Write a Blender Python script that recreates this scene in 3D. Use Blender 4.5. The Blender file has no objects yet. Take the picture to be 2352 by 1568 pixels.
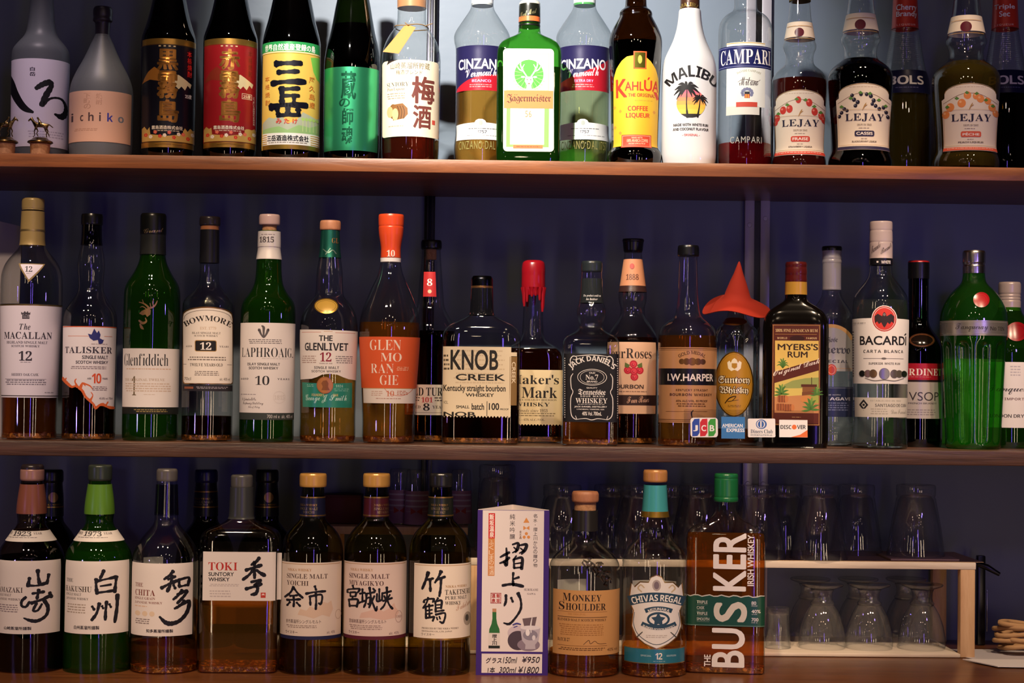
import bpy, bmesh, math, random
import numpy as np
from mathutils import Vector, Matrix, Euler
from mathutils.geometry import tessellate_polygon
random.seed(7)
SC = bpy.context.scene
COL = SC.collection
# ------------------------------------------------------------------ camera
FPX = 4000.0
W, H = 2352, 1568
CAM_LOC = Vector((0.0, -2.35, 1.45))
YAW, PITCH, ROLL = 0.023, 0.025, 0.0115
cd = bpy.data.cameras.new('camera')
cam = bpy.data.objects.new('camera', cd)
COL.objects.link(cam)
cd.sensor_width = 36.0
cd.lens = FPX / W * 36.0
cd.clip_start = 0.05
cam.location = CAM_LOC
CAM_R = Matrix.Rotation(-YAW, 3, 'Z') @ Matrix.Rotation(math.pi/2 + PITCH, 3, 'X') @ Matrix.Rotation(ROLL, 3, 'Z')
cam.rotation_euler = CAM_R.to_euler()
SC.camera = cam
# ------------------------------------------------------------------ world, lights, exposure
SC.view_settings.view_transform = 'Standard'
SC.view_settings.look = 'None'
SC.view_settings.gamma = 1.0
SC.view_settings.use_curve_mapping = False
SC.view_settings.exposure = 0.0
SC.cycles.max_bounces = 14
SC.cycles.transmission_bounces = 12
SC.cycles.transparent_max_bounces = 32
SC.cycles.glossy_bounces = 4
SC.cycles.diffuse_bounces = 3
SC.cycles.caustics_refractive = False
SC.cycles.caustics_reflective = False
SC.cycles.sample_clamp_indirect = 4.0
wd = bpy.data.worlds.new('room_dark'); SC.world = wd
wd.use_nodes = True
wd.node_tree.nodes['Background'].inputs[0].default_value = (0.45, 0.42, 0.60, 1)
wd.node_tree.nodes['Background'].inputs[1].default_value = 0.01

def light(kind, name, loc, power, color, size=0.03, target=None, spot=None, blend=0.5):
    ld = bpy.data.lights.new(name, kind)
    ld.energy = power; ld.color = color
    o = bpy.data.objects.new(name, ld); COL.objects.link(o); o.location = loc
    if kind == 'AREA':
        ld.shape = 'RECTANGLE'; ld.size = size[0]; ld.size_y = size[1]
    else:
        ld.shadow_soft_size = size
    if kind == 'SPOT':
        ld.spot_size = math.radians(spot); ld.spot_blend = blend
    if target is not None:
        o.rotation_euler = (Vector(target) - Vector(loc)).to_track_quat('-Z', 'Y').to_euler()
    return o
WARM = (1.0, 0.74, 0.50)
NEUT = (1.0, 0.90, 0.78)
def tube(name, x, y, z0, z1, w, power, color):
    return light('AREA', name, (x, y, (z0+z1)/2), power, color, (w, z1-z0), (x*0.3, 0.0, (z0+z1)/2))
light('SPOT', 'shelf_spot', (-0.35, -1.15, 2.55), 255, (1.0, 0.93, 0.84), 0.025, (0.06, 0.18, 1.92), 38, 1.0)
for lx, lp in ((-1.0, 42), (-0.5, 56), (0.0, 70), (0.5, 74), (1.0, 54)):
    light('SPOT', 'ceiling_downlight', (lx, -1.25, 2.65), lp, WARM, 0.03, (lx*0.85, -0.03, 1.15), 34, 0.35)
for lx, lp, lc in ((-0.60, 20, (1.0, 0.80, 0.86)), (-0.40, 20, WARM), (0.43, 24, WARM), (0.63, 30, WARM)):
    light('SPOT', 'added_label_spot', (lx, -0.45, 2.60), lp, lc, 0.02, (lx, -0.06, 1.81), 20, 0.5)  # added narrow spots: brighten the end labels, leave the wall dark
tube('violet_neon', 0.42, -3.2, 0.5, 1.9, 0.10, 4.6, (0.26, 0.14, 1.0))
tube('warm_wall_lamp', 1.05, -3.0, 0.6, 1.4, 0.09, 2.6, WARM)
tube('warm_wall_lamp', 1.55, -2.6, 0.6, 1.4, 0.07, 1.8, WARM)
tube('warm_wall_lamp', -1.0, -3.2, 0.6, 1.4, 0.07, 1.8, WARM)
for lx, ly in ((-0.6, -2.0), (-0.1, -1.7), (0.35, -1.8), (0.8, -2.1)):
    light('POINT', 'pendant_bulb', (lx, ly, 2.25), 1.3, WARM, 0.03)
light('POINT', 'violet_led', (0.88, -0.62, 1.62), 1.3, (0.30, 0.2, 1.0), 0.03)
light('POINT', 'violet_led', (-1.15, -0.8, 1.35), 1.3, (0.45, 0.34, 1.0), 0.03)
for k in range(9):      # row of little bulbs added for dot highlights on the glass
    light('POINT', 'added_sparkle_bulb', (-1.5 + k*0.37, -2.6 + 0.25*math.sin(k*2.0), 2.0 + 0.12*math.sin(k*1.3)), 0.22, WARM if k % 4 != 2 else (0.4, 0.3, 1.0), 0.018)
light('POINT', 'blue_led', (0.2, -1.0, 0.7), 0.9, (0.16, 0.22, 1.0), 0.03)

# ------------------------------------------------------------------ pixel -> place
def ray(u, v):
    d = CAM_R @ Vector(((u - W/2)/FPX, -(v - H/2)/FPX, -1.0))
    return d
def at(u, v, Y):
    d = ray(u, v)
    return CAM_LOC + d * ((Y - CAM_LOC.y)/d.y)
CAM_RI = CAM_R.transposed()
def proj(p):
    q = CAM_RI @ (Vector(p) - CAM_LOC)
    return W/2 + FPX*q.x/-q.z, H/2 - FPX*q.y/-q.z
def scale(Y):
    return (Y - CAM_LOC.y)/FPX
# ------------------------------------------------------------------ materials
def lin(c):
    return c/12.92 if c <= 0.04045 else ((c+0.055)/1.055)**2.4
def hexc(h):
    return tuple(lin(int(h[i:i+2], 16)/255) for i in (0, 2, 4)) + (1.0,)
MATS = {}
def mat_new(key):
    m = bpy.data.materials.new(key); m.use_nodes = True
    m.node_tree.nodes.clear()
    o = m.node_tree.nodes.new('ShaderNodeOutputMaterial')
    return m, m.node_tree.nodes, m.node_tree.links, o
FIN = {'paper': (0.55, 0.0), 'satin': (0.30, 0.15), 'foil': (0.30, 0.85), 'plastic': (0.28, 0.0), 'gloss': (0.12, 0.0),
       'matt': (0.85, 0.0), 'metal': (0.25, 1.0), 'print': (0.5, 0.0), 'wax': (0.25, 0.0), 'wood': (0.6, 0.0)}
def paint(h, fin='paper'):
    k = fin + '_' + h
    if k in MATS: return MATS[k]
    m, n, l, o = mat_new(k)
    p = n.new('ShaderNodeBsdfPrincipled')
    r, me = FIN[fin]
    p.inputs['Base Color'].default_value = hexc(h)
    p.inputs['Roughness'].default_value = r
    p.inputs['Metallic'].default_value = me
    if fin == 'paper':
        p.inputs['Specular IOR Level'].default_value = 0.35
    if fin in ('paper', 'wood', 'matt', 'foil', 'satin'):   # fine fibre / brushed unevenness
        t = n.new('ShaderNodeTexNoise'); t.inputs['Scale'].default_value = 260.0 if fin != 'wood' else 60
        t.inputs['Detail'].default_value = 3
        tc = n.new('ShaderNodeTexCoord'); l.new(tc.outputs['Object'], t.inputs['Vector'])
        b = n.new('ShaderNodeBump'); b.inputs['Strength'].default_value = 0.08; b.inputs['Distance'].default_value = 0.0006
        l.new(t.outputs['Fac'], b.inputs['Height']); l.new(b.outputs['Normal'], p.inputs['Normal'])
    l.new(p.outputs[0], o.inputs[0])
    MATS[k] = m
    return m
def glass(key, tint, edge, rough=0.025, f0=0.085, glow=None):
    """thin bottle glass: clear with its own tint, deeper where one looks along the wall, mirror-like sheen"""
    if key in MATS: return MATS[key]
    m, n, l, o = mat_new(key)
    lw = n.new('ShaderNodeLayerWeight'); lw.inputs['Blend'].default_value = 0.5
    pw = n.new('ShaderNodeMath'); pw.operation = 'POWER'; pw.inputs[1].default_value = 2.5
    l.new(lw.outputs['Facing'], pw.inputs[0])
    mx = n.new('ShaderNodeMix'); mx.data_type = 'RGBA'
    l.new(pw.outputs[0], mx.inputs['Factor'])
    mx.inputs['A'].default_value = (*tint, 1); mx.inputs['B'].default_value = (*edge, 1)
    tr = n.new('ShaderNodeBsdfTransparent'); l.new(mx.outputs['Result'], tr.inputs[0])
    gl = n.new('ShaderNodeBsdfGlossy'); gl.inputs['Roughness'].default_value = rough
    p5 = n.new('ShaderNodeMath'); p5.operation = 'POWER'; p5.inputs[1].default_value = 4.0
    l.new(lw.outputs['Facing'], p5.inputs[0])
    ma = n.new('ShaderNodeMath'); ma.operation = 'MULTIPLY_ADD'; ma.inputs[1].default_value = 0.8 - f0; ma.inputs[2].default_value = f0
    l.new(p5.outputs[0], ma.inputs[0])
    ms = n.new('ShaderNodeMixShader'); l.new(ma.outputs[0], ms.inputs[0]); l.new(tr.outputs[0], ms.inputs[1]); l.new(gl.outputs[0], ms.inputs[2])
    if glow:  # diffuse share painted in for light caught inside the glass
        df = n.new('ShaderNodeBsdfDiffuse'); df.inputs[0].default_value = (*glow[:3], 1)
        mh = n.new('ShaderNodeMixShader'); mh.inputs[0].default_value = glow[3]
        l.new(tr.outputs[0], mh.inputs[1]); l.new(df.outputs[0], mh.inputs[2]); l.new(mh.outputs[0], ms.inputs[1])
    l.new(ms.outputs[0], o.inputs[0])
    MATS[key] = m
    return m
def frosted(key, c, trans):
    if key in MATS: return MATS[key]
    m, n, l, o = mat_new(key)
    p = n.new('ShaderNodeBsdfPrincipled'); p.inputs['Base Color'].default_value = (*c, 1); p.inputs['Roughness'].default_value = 0.42
    tr = n.new('ShaderNodeBsdfTransparent'); tr.inputs[0].default_value = (0.8, 0.84, 0.88, 1)
    ms = n.new('ShaderNodeMixShader'); ms.inputs[0].default_value = 1 - trans
    l.new(tr.outputs[0], ms.inputs[1]); l.new(p.outputs[0], ms.inputs[2]); l.new(ms.outputs[0], o.inputs[0])
    MATS[key] = m
    return m
def liquid(key, c, ior=1.35):
    if key in MATS: return MATS[key]
    m, n, l, o = mat_new(key)
    g = n.new('ShaderNodeBsdfGlass'); g.inputs['Color'].default_value = (*c, 1); g.inputs['IOR'].default_value = ior
    g.inputs['Roughness'].default_value = 0.0
    l.new(g.outputs[0], o.inputs[0])
    MATS[key] = m
    return m
def tliq(key, tint, glow, f=0.12):
    """clear spirit; inner light painted in as a faint haze of its own colour"""
    if key in MATS: return MATS[key]
    m, n, l, o = mat_new(key)
    tr = n.new('ShaderNodeBsdfTransparent'); tr.inputs[0].default_value = (*tint, 1)
    df = n.new('ShaderNodeBsdfDiffuse'); df.inputs[0].default_value = (*glow, 1)
    gl = n.new('ShaderNodeBsdfGlossy'); gl.inputs['Roughness'].default_value = 0.03
    m1 = n.new('ShaderNodeMixShader'); m1.inputs[0].default_value = f
    m2 = n.new('ShaderNodeMixShader'); m2.inputs[0].default_value = 0.03
    l.new(tr.outputs[0], m1.inputs[1]); l.new(df.outputs[0], m1.inputs[2]); l.new(m1.outputs[0], m2.inputs[1]); l.new(gl.outputs[0], m2.inputs[2]); l.new(m2.outputs[0], o.inputs[0])
    MATS[key] = m
    return m
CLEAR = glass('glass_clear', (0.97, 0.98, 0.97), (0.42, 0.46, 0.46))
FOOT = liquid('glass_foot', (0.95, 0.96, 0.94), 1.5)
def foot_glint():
    """thick moulded glass at the bottom of a whisky bottle, rippled, with orange glints painted into its colour"""
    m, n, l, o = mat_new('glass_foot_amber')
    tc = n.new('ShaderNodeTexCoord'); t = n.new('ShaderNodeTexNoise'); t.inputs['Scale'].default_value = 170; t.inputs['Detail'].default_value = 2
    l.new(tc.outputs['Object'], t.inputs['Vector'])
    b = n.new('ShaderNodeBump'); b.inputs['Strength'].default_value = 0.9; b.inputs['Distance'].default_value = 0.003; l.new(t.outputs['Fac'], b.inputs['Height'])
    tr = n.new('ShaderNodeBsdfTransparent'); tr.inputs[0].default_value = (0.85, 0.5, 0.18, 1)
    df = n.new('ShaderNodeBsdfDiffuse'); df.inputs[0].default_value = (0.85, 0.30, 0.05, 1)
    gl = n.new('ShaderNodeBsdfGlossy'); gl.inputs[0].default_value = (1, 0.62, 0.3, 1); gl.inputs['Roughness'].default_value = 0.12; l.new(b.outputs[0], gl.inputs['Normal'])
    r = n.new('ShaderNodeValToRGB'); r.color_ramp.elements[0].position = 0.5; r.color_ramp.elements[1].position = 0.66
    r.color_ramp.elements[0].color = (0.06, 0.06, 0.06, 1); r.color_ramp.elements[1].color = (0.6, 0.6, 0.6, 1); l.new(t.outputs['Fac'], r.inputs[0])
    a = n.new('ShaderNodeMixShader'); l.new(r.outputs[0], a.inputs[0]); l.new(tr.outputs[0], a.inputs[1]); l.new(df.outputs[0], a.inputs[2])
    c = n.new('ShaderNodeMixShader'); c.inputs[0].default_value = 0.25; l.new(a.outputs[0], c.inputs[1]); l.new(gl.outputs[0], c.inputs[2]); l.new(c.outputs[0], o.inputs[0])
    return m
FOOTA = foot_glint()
GREEN = glass('glass_green', (0.22, 0.55, 0.11), (0.01, 0.06, 0.008), glow=(0.05, 0.28, 0.015, 0.045))
BRIGHTGREEN = glass('glass_bright_green', (0.33, 0.80, 0.22), (0.02, 0.20, 0.02), glow=(0.06, 0.40, 0.03, 0.035))
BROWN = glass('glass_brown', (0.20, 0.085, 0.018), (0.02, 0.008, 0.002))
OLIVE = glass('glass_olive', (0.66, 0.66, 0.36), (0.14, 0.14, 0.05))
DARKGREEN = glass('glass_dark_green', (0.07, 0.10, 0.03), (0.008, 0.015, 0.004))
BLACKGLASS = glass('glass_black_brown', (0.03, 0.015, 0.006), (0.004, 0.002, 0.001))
FROST = frosted('glass_frosted', (0.17, 0.185, 0.20), 0.45)
# ------------------------------------------------------------------ objects
def tag(o, label=None, cat=None, group=None, kind=None):
    if label: o['label'] = label
    if cat: o['category'] = cat
    if group: o['group'] = group
    if kind: o['kind'] = kind
    return o
def empty(name, loc, rz=0.0, label=None, cat=None, group=None):
    o = bpy.data.objects.new(name, None); COL.objects.link(o)
    o.location = loc; o.rotation_euler = (0, 0, rz); o.empty_display_size = 0.02
    return tag(o, label, cat, group)
def mesh_obj(name, verts, faces, mats, parent=None, smooth=40, mi=None):
    me = bpy.data.meshes.new(name)
    me.from_pydata([tuple(map(float, v)) for v in verts], [], [tuple(map(int, f)) for f in faces])
    for m in (mats if isinstance(mats, (list, tuple)) else [mats]): me.materials.append(m)
    if mi is not None: me.polygons.foreach_set('material_index', np.array(mi, dtype=np.int32))
    if smooth:
        me.polygons.foreach_set('use_smooth', [True]*len(me.polygons))
        me.set_sharp_from_angle(angle=math.radians(smooth))
    me.update()
    o = bpy.data.objects.new(name, me); COL.objects.link(o)
    if parent is not None: o.parent = parent
    return o
class MB:
    """collects boxes, lathes and tubes of one part"""
    def __init__(s): s.v = []; s.f = []
    def add(s, v, f):
        k = len(s.v); s.v += [tuple(x) for x in v]; s.f += [tuple(i+k for i in q) for q in f]; return s
    def box(s, x0, x1, y0, y1, z0, z1, bev=0.0, rot=None):
        bm = bmesh.new(); bmesh.ops.create_cube(bm, size=1.0)
        for q in bm.verts: q.co = Vector(((x0+x1)/2 + q.co.x*(x1-x0), (y0+y1)/2 + q.co.y*(y1-y0), (z0+z1)/2 + q.co.z*(z1-z0)))
        if bev > 0: bmesh.ops.bevel(bm, geom=bm.edges[:], offset=bev, segments=2, affect='EDGES', profile=0.5)
        if rot is not None:
            for q in bm.verts: q.co = rot @ q.co
        bm.verts.index_update()
        s.add([q.co.copy() for q in bm.verts], [[q.index for q in f.verts] for f in bm.faces]); bm.free(); return s
    def lathe(s, prof, seg=40, c=(0, 0, 0), fl=None):
        v, f = lathe_geo(prof, seg, fl); s.add([(x+c[0], y+c[1], z+c[2]) for x, y, z in v], f); return s
    def tube(s, pts, r, seg=8, closed=False):
        P = [Vector(p) for p in pts]; n = len(P); rs = r if isinstance(r, (list, tuple)) else [r]*n
        v = []; up = Vector((0.13, 0.27, 0.95))
        for i in range(n):
            a = P[i-1] if (i or closed) else P[i]; b = P[(i+1) % n] if (i < n-1 or closed) else P[i]
            t = (b-a).normalized(); x = t.cross(up)
            if x.length < 1e-3: x = t.cross(Vector((1, 0, 0)))
            x.normalize(); y = t.cross(x)
            v += [P[i] + (x*math.cos(k*2*math.pi/seg) + y*math.sin(k*2*math.pi/seg))*rs[i] for k in range(seg)]
        f = []
        for i in range(n if closed else n-1):
            j = (i+1) % n
            for k in range(seg): f.append((i*seg+k, i*seg+(k+1) % seg, j*seg+(k+1) % seg, j*seg+k))
        if not closed: f += [tuple(range(seg))[::-1], tuple(range((n-1)*seg, n*seg))]
        return s.add(v, f)
    def sphere(s, c, r, seg=12, sc=(1, 1, 1)):
        prof = [(-r*math.cos(math.pi*i/seg), r*math.sin(math.pi*i/seg)) for i in range(seg+1)]
        v, f = lathe_geo([(z, max(a, 0)) for z, a in prof], seg*2)
        return s.add([(x*sc[0]+c[0], y*sc[1]+c[1], z*sc[2]+c[2]) for x, y, z in v], f)
    def build(s, name, m, parent=None, smooth=40):
        return mesh_obj(name, s.v, s.f, m, parent, smooth)
def lathe_geo(prof, seg=48, fl=None, box=None):
    """prof = [(z, r[, q])]; q blends the section from a circle (0) to a rounded box (1), box = (depth ratio, exponent)"""
    th = np.arange(seg)*2*math.pi/seg
    rings = []; V = []; F = []
    for p in prof:
        z, r = p[0], p[1]; q = p[2] if len(p) > 2 else 0.0
        if r <= 1e-6:
            rings.append([len(V)]); V.append((0, 0, z)); continue
        rr = np.full(seg, r)
        if fl and fl[2] <= z <= fl[3]:
            e = min(1.0, (z-fl[2])/0.006, (fl[3]-z)/0.006)
            rr = r*(1 - fl[1]*e*np.abs(np.sin(fl[0]*th/2))**4)
        if q > 0 and box:
            x, y = sect(th, r, q, box)
        else:
            x, y = rr*np.sin(th), -rr*np.cos(th)
        rings.append(list(range(len(V), len(V)+seg)))
        V += list(zip(x, y, [z]*seg))
    for a, b in zip(rings[:-1], rings[1:]):
        if len(a) == 1 and len(b) == 1: continue
        for k in range(seg):
            j = (k+1) % seg
            if len(a) == 1: F.append((a[0], b[j], b[k]))
            elif len(b) == 1: F.append((a[k], a[j], b[0]))
            else: F.append((a[k], a[j], b[j], b[k]))
    return V, F
def sect(th, r, q, box):
    n = 2 + q*(box[1]-2); d = r*(1-q) + r*box[0]*q
    s, c = np.sin(th), np.cos(th)
    rad = (np.abs(s/r)**n + np.abs(c/d)**n)**(-1.0/n)
    return rad*s, -rad*c
def soften(prof, it=2, mx=0.0045):
    """rounds the corners of a profile"""
    P = [tuple(p) + (0.0,)*(3-len(p)) for p in prof]
    for k in range(it):
        Q = [P[0]]
        for a, b in zip(P[:-1], P[1:]):
            L = math.hypot(a[0]-b[0], a[1]-b[1])
            if L < 1e-9: continue
            t = min(0.25, mx/(2**k)/L)
            Q.append(tuple(a[i]+(b[i]-a[i])*t for i in range(3))); Q.append(tuple(b[i]+(a[i]-b[i])*t for i in range(3)))
        Q.append(P[-1]); P = Q
    return P
# ------------------------------------------------------------------ lettering
MATHSET = {'b': (0x1D5D4, 0x1D5EE, 0x1D7EC), 's': (0x1D400, 0x1D41A, 0x1D7CE), 't': (0x1D400, 0x1D41A, 0x1D7CE), 'i': (0x1D468, 0x1D482, 0x1D7CE),
           'c': (0x1D4D0, 0x1D4EA, None), 'f': (0x1D56C, 0x1D586, None)}
GLY = {}
def font_geo(body, off=0.0, shear=0.0):
    k = (body, off, shear)
    if k not in GLY:
        c = bpy.data.curves.new('lettering', 'FONT'); c.body = body; c.size = 1.0; c.resolution_u = 4; c.offset = off; c.shear = shear
        o = bpy.data.objects.new('lettering', c)
        m = o.to_mesh()
        v = np.array([p.co[:2] for p in m.vertices]).reshape(-1, 2)
        f = [tuple(p.vertices) for p in m.polygons]
        o.to_mesh_clear(); bpy.data.objects.remove(o); bpy.data.curves.remove(c)
        GLY[k] = (v, f)
    return GLY[k]
def text_geo(s, st, track=0.0):
    """unit lettering: verts, faces"""
    if st in MATHSET:
        A, a, d = MATHSET[st]; x = 0.0; V = []; F = []; n = 0
        for ch in s:
            if ch == ' ': x += 0.26+track; continue
            off = -0.012 if st == 't' else 0.0
            if 'A' <= ch <= 'Z': u = chr(A+ord(ch)-65)
            elif 'a' <= ch <= 'z': u = chr(a+ord(ch)-97)
            elif ch.isdigit() and d: u = chr(d+ord(ch)-48)
            else: u = ch; off = 0.012
            v, f = font_geo(u, off)
            if not len(v): x += .2; continue
            x0, x1 = v[:, 0].min(), v[:, 0].max()
            V.append(v + [x - x0, 0]); F += [tuple(i+n for i in q) for q in f]; n += len(v)
            x += (x1-x0) + (0.05 if st not in 'cf' else 0.0) + track
        return np.concatenate(V), F
    if st in 'JB':
        v, f = text_geo(s, 'j' if st == 'J' else 'n', track); n = len(v); V = []; F = []
        for k, (dx, dy) in enumerate(((-.024, 0), (.024, 0), (-.012, .018), (.012, .018), (-.012, -.018), (.012, -.018), (0, 0))):
            V.append(v + [dx, dy]); F += [tuple(i+k*n for i in q) for q in f]
        return np.concatenate(V), F
    off = {'n': 0.0, 'B': 0.03, 'j': 0.004, 'o': 0.0}[st]
    if track and len(s) > 1:
        x = 0.0; V = []; F = []; n = 0
        for ch in s:
            if ch == ' ': x += .26+track; continue
            v, f = font_geo(ch, off); x0, x1 = v[:, 0].min(), v[:, 0].max()
            V.append(v+[x-x0, 0]); F += [tuple(i+n for i in q) for q in f]; n += len(v); x += x1-x0+.06+track
        return np.concatenate(V), F
    v, f = font_geo(s, off, 0.25 if st == 'o' else 0.0)
    return v.copy(), f
# ------------------------------------------------------------------ bottle
class Bottle:
    def __init__(b, name, label, cat, cx, prof, Y, base, glass_m, lean=None, box=None, rot=0.0, liq=None, level=None, fl=None, group=None, seg=72, vmid=None):
        sc = scale(Y); b.sc = sc; b.Y = Y; b.base = base; b.box = box; b.cx = cx; b.rot = rot
        vs = [p[0] for p in prof]
        b.vmid = vmid if vmid is not None else (max(vs) + max(min(vs), 0))/2
        X = at(cx, b.vmid, Y).x
        b.X = X
        alpha = -math.atan2(X - CAM_LOC.x, Y - CAM_LOC.y)
        b.lean = lean
        b.root = empty(name, (X, Y, base), alpha + rot, label, cat, group)
        P = []
        for i, p in enumerate(prof):
            z = 0.0 if i == 0 else at(cx, p[0], Y).z - base
            P.append((z, p[1]*sc) + tuple(p[2:3]))
        b.prof = soften(P)
        b.pz = np.array([p[0] for p in b.prof]); b.pr = np.array([p[1] for p in b.prof]); b.pq = np.array([p[2] for p in b.prof])
        o = np.argsort(b.pz, kind='stable'); b.pz, b.pr, b.pq = b.pz[o], b.pr[o], b.pq[o]
        b.fl = None
        if fl: b.fl = (fl[0], fl[1], b.z(fl[2]), b.z(fl[3]))
        full = [(0.003, 0.0, 0.0), (0.001, b.prof[0][1]*0.8, b.prof[0][2])] + b.prof
        v, f = lathe_geo(b.densify(full) if b.fl else full, seg, b.fl, box)
        b.glass = mesh_obj('glass_body', v, f, glass_m, b.root)
        if liq is not None:
            zl = b.z(level); g = 0.0012
            L = [(0.004, 0.0, 0.0)]
            zs = [p for p in b.prof if 0.006 < p[0] < zl]
            r0, q0 = b.rq(0.006)
            L.append((0.0042, r0 - 0.004, q0)); L.append((0.006, r0-g, q0))
            L += [(p[0], max(p[1]-g, 0.001), p[2]) for p in zs]
            r1, q1 = b.rq(zl); L += [(zl, r1-g, q1), (zl-0.0003, r1-0.003, q1), (zl-0.0005, 0.0, 0.0)]
            v, f = lathe_geo(L, seg, None, box)
            mesh_obj('liquid', v, f, liq, b.root)
            if glass_m is CLEAR:
                am = any(k in liq.name for k in ('amber', 'gold', 'orange', 'brown')); hb = 0.0085 if am else 0.0036
                r0, q0 = b.rq(0.002); r1, q1 = b.rq(hb); g2 = 0.0006
                v, f = lathe_geo([(0.0012, 0, 0), (0.0012, r0*.8, q0), (0.002, r0-g2, q0)] + [(z, b.rq(z)[0]-g2, b.rq(z)[1]) for z in (0.004, 0.006) if z < hb] + [(hb, r1-g2, q1), (hb+.0001, r1*.93, q1), (0.005 if am else .003, 0, 0)], seg, None, box)
                mesh_obj('glass_base', v, f, FOOTA if am else FOOT, b.root)
    def back(b, v0, v1, u0, u1, col):
        """the label on the far side of the bottle, seen through the glass"""
        z0, z1 = b.z(v1), b.z(v0); V = []; F = []; N = 14; M = 6
        for j in range(M+1):
            z = z0+(z1-z0)*j/M; r, q = b.rq(z)
            for i in range(N+1):
                t = max(-.97, min(.97, (u0+(u1-u0)*i/N)*b.sc/r))
                if q > .5: n = 2+q*(b.box[1]-2); V.append((r*t, b.box[0]*r*(1-abs(t)**n)**(1/n)+.0004, z))
                else: V.append(((r+.0004)*t, (r+.0004)*math.sqrt(1-t*t), z))
        F = [(j*(N+1)+i, j*(N+1)+i+1, (j+1)*(N+1)+i+1, (j+1)*(N+1)+i) for j in range(M) for i in range(N)]
        return mesh_obj('back_label', V, F, paint(col, 'paper'), b.root)
    def densify(b, P):
        Q = []
        for a, c in zip(P[:-1], P[1:]):
            n = max(1, int(abs(c[0]-a[0])/0.003)); Q += [tuple(a[i]+(c[i]-a[i])*k/n for i in range(3)) for k in range(n)]
        return Q + [P[-1]]
    def z(b, v, r=0.0):
        return at(b.cx, v, b.Y - r).z - b.base
    def rq(b, z):
        return float(np.interp(z, b.pz, b.pr)), float(np.interp(z, b.pz, b.pq))
    def axis(b, v):
        if b.lean is not None: return b.cx + b.lean*(b.vmid - v)
        return proj((b.X, b.Y, b.base + b.z(v)))[0]
    def cap(b, name, prof, m, seg=48, fl=None, parent=None, solid=True):
        """a closed turned part on the axis: prof = [(v, halfwidth px)] from the bottom up"""
        P = [(b.z(p[0]), p[1]*b.sc) for p in prof]
        P = soften(P, 2, 0.0012)
        if solid: P = [(P[0][0], 0.0)] + [p[:2] for p in P] + [(P[-1][0], 0.0)]
        f2 = (fl[0], fl[1], b.z(fl[2]), b.z(fl[3])) if fl else None
        if f2: P = b.densify([p + (0,) if len(p) == 2 else p for p in P])
        v, f = lathe_geo(P, seg if not fl else 120, f2)
        return mesh_obj(name, v, f, m, parent or b.root)
    def sleeve(b, name, v0, v1, m, off=0.0006, parent=None):
        """foil or shrink sleeve hugging the bottle between two heights (v0 lower, v1 upper)"""
        z0, z1 = b.z(v0), b.z(v1)
        zs = [z0] + [z for z in b.pz if z0 < z < z1] + [z1]
        P = []
        for z in zs:
            r, q = b.rq(z); P.append((z, r+off, q))
        r0, q0 = b.rq(z0); r1, q1 = b.rq(z1)
        P = [(z0, r0-0.0002, q0)] + P + [(z1, r1-0.0002, q1)]
        v, f = lathe_geo(P, 64, None, b.box)
        return mesh_obj(name, v, f, m, parent or b.root)
    def lab(b, name='front_label', fin='paper', off=0.00035, label=None, surf=None, parent=None):
        return Label(b, name, fin, off, label, surf, parent)
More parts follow.
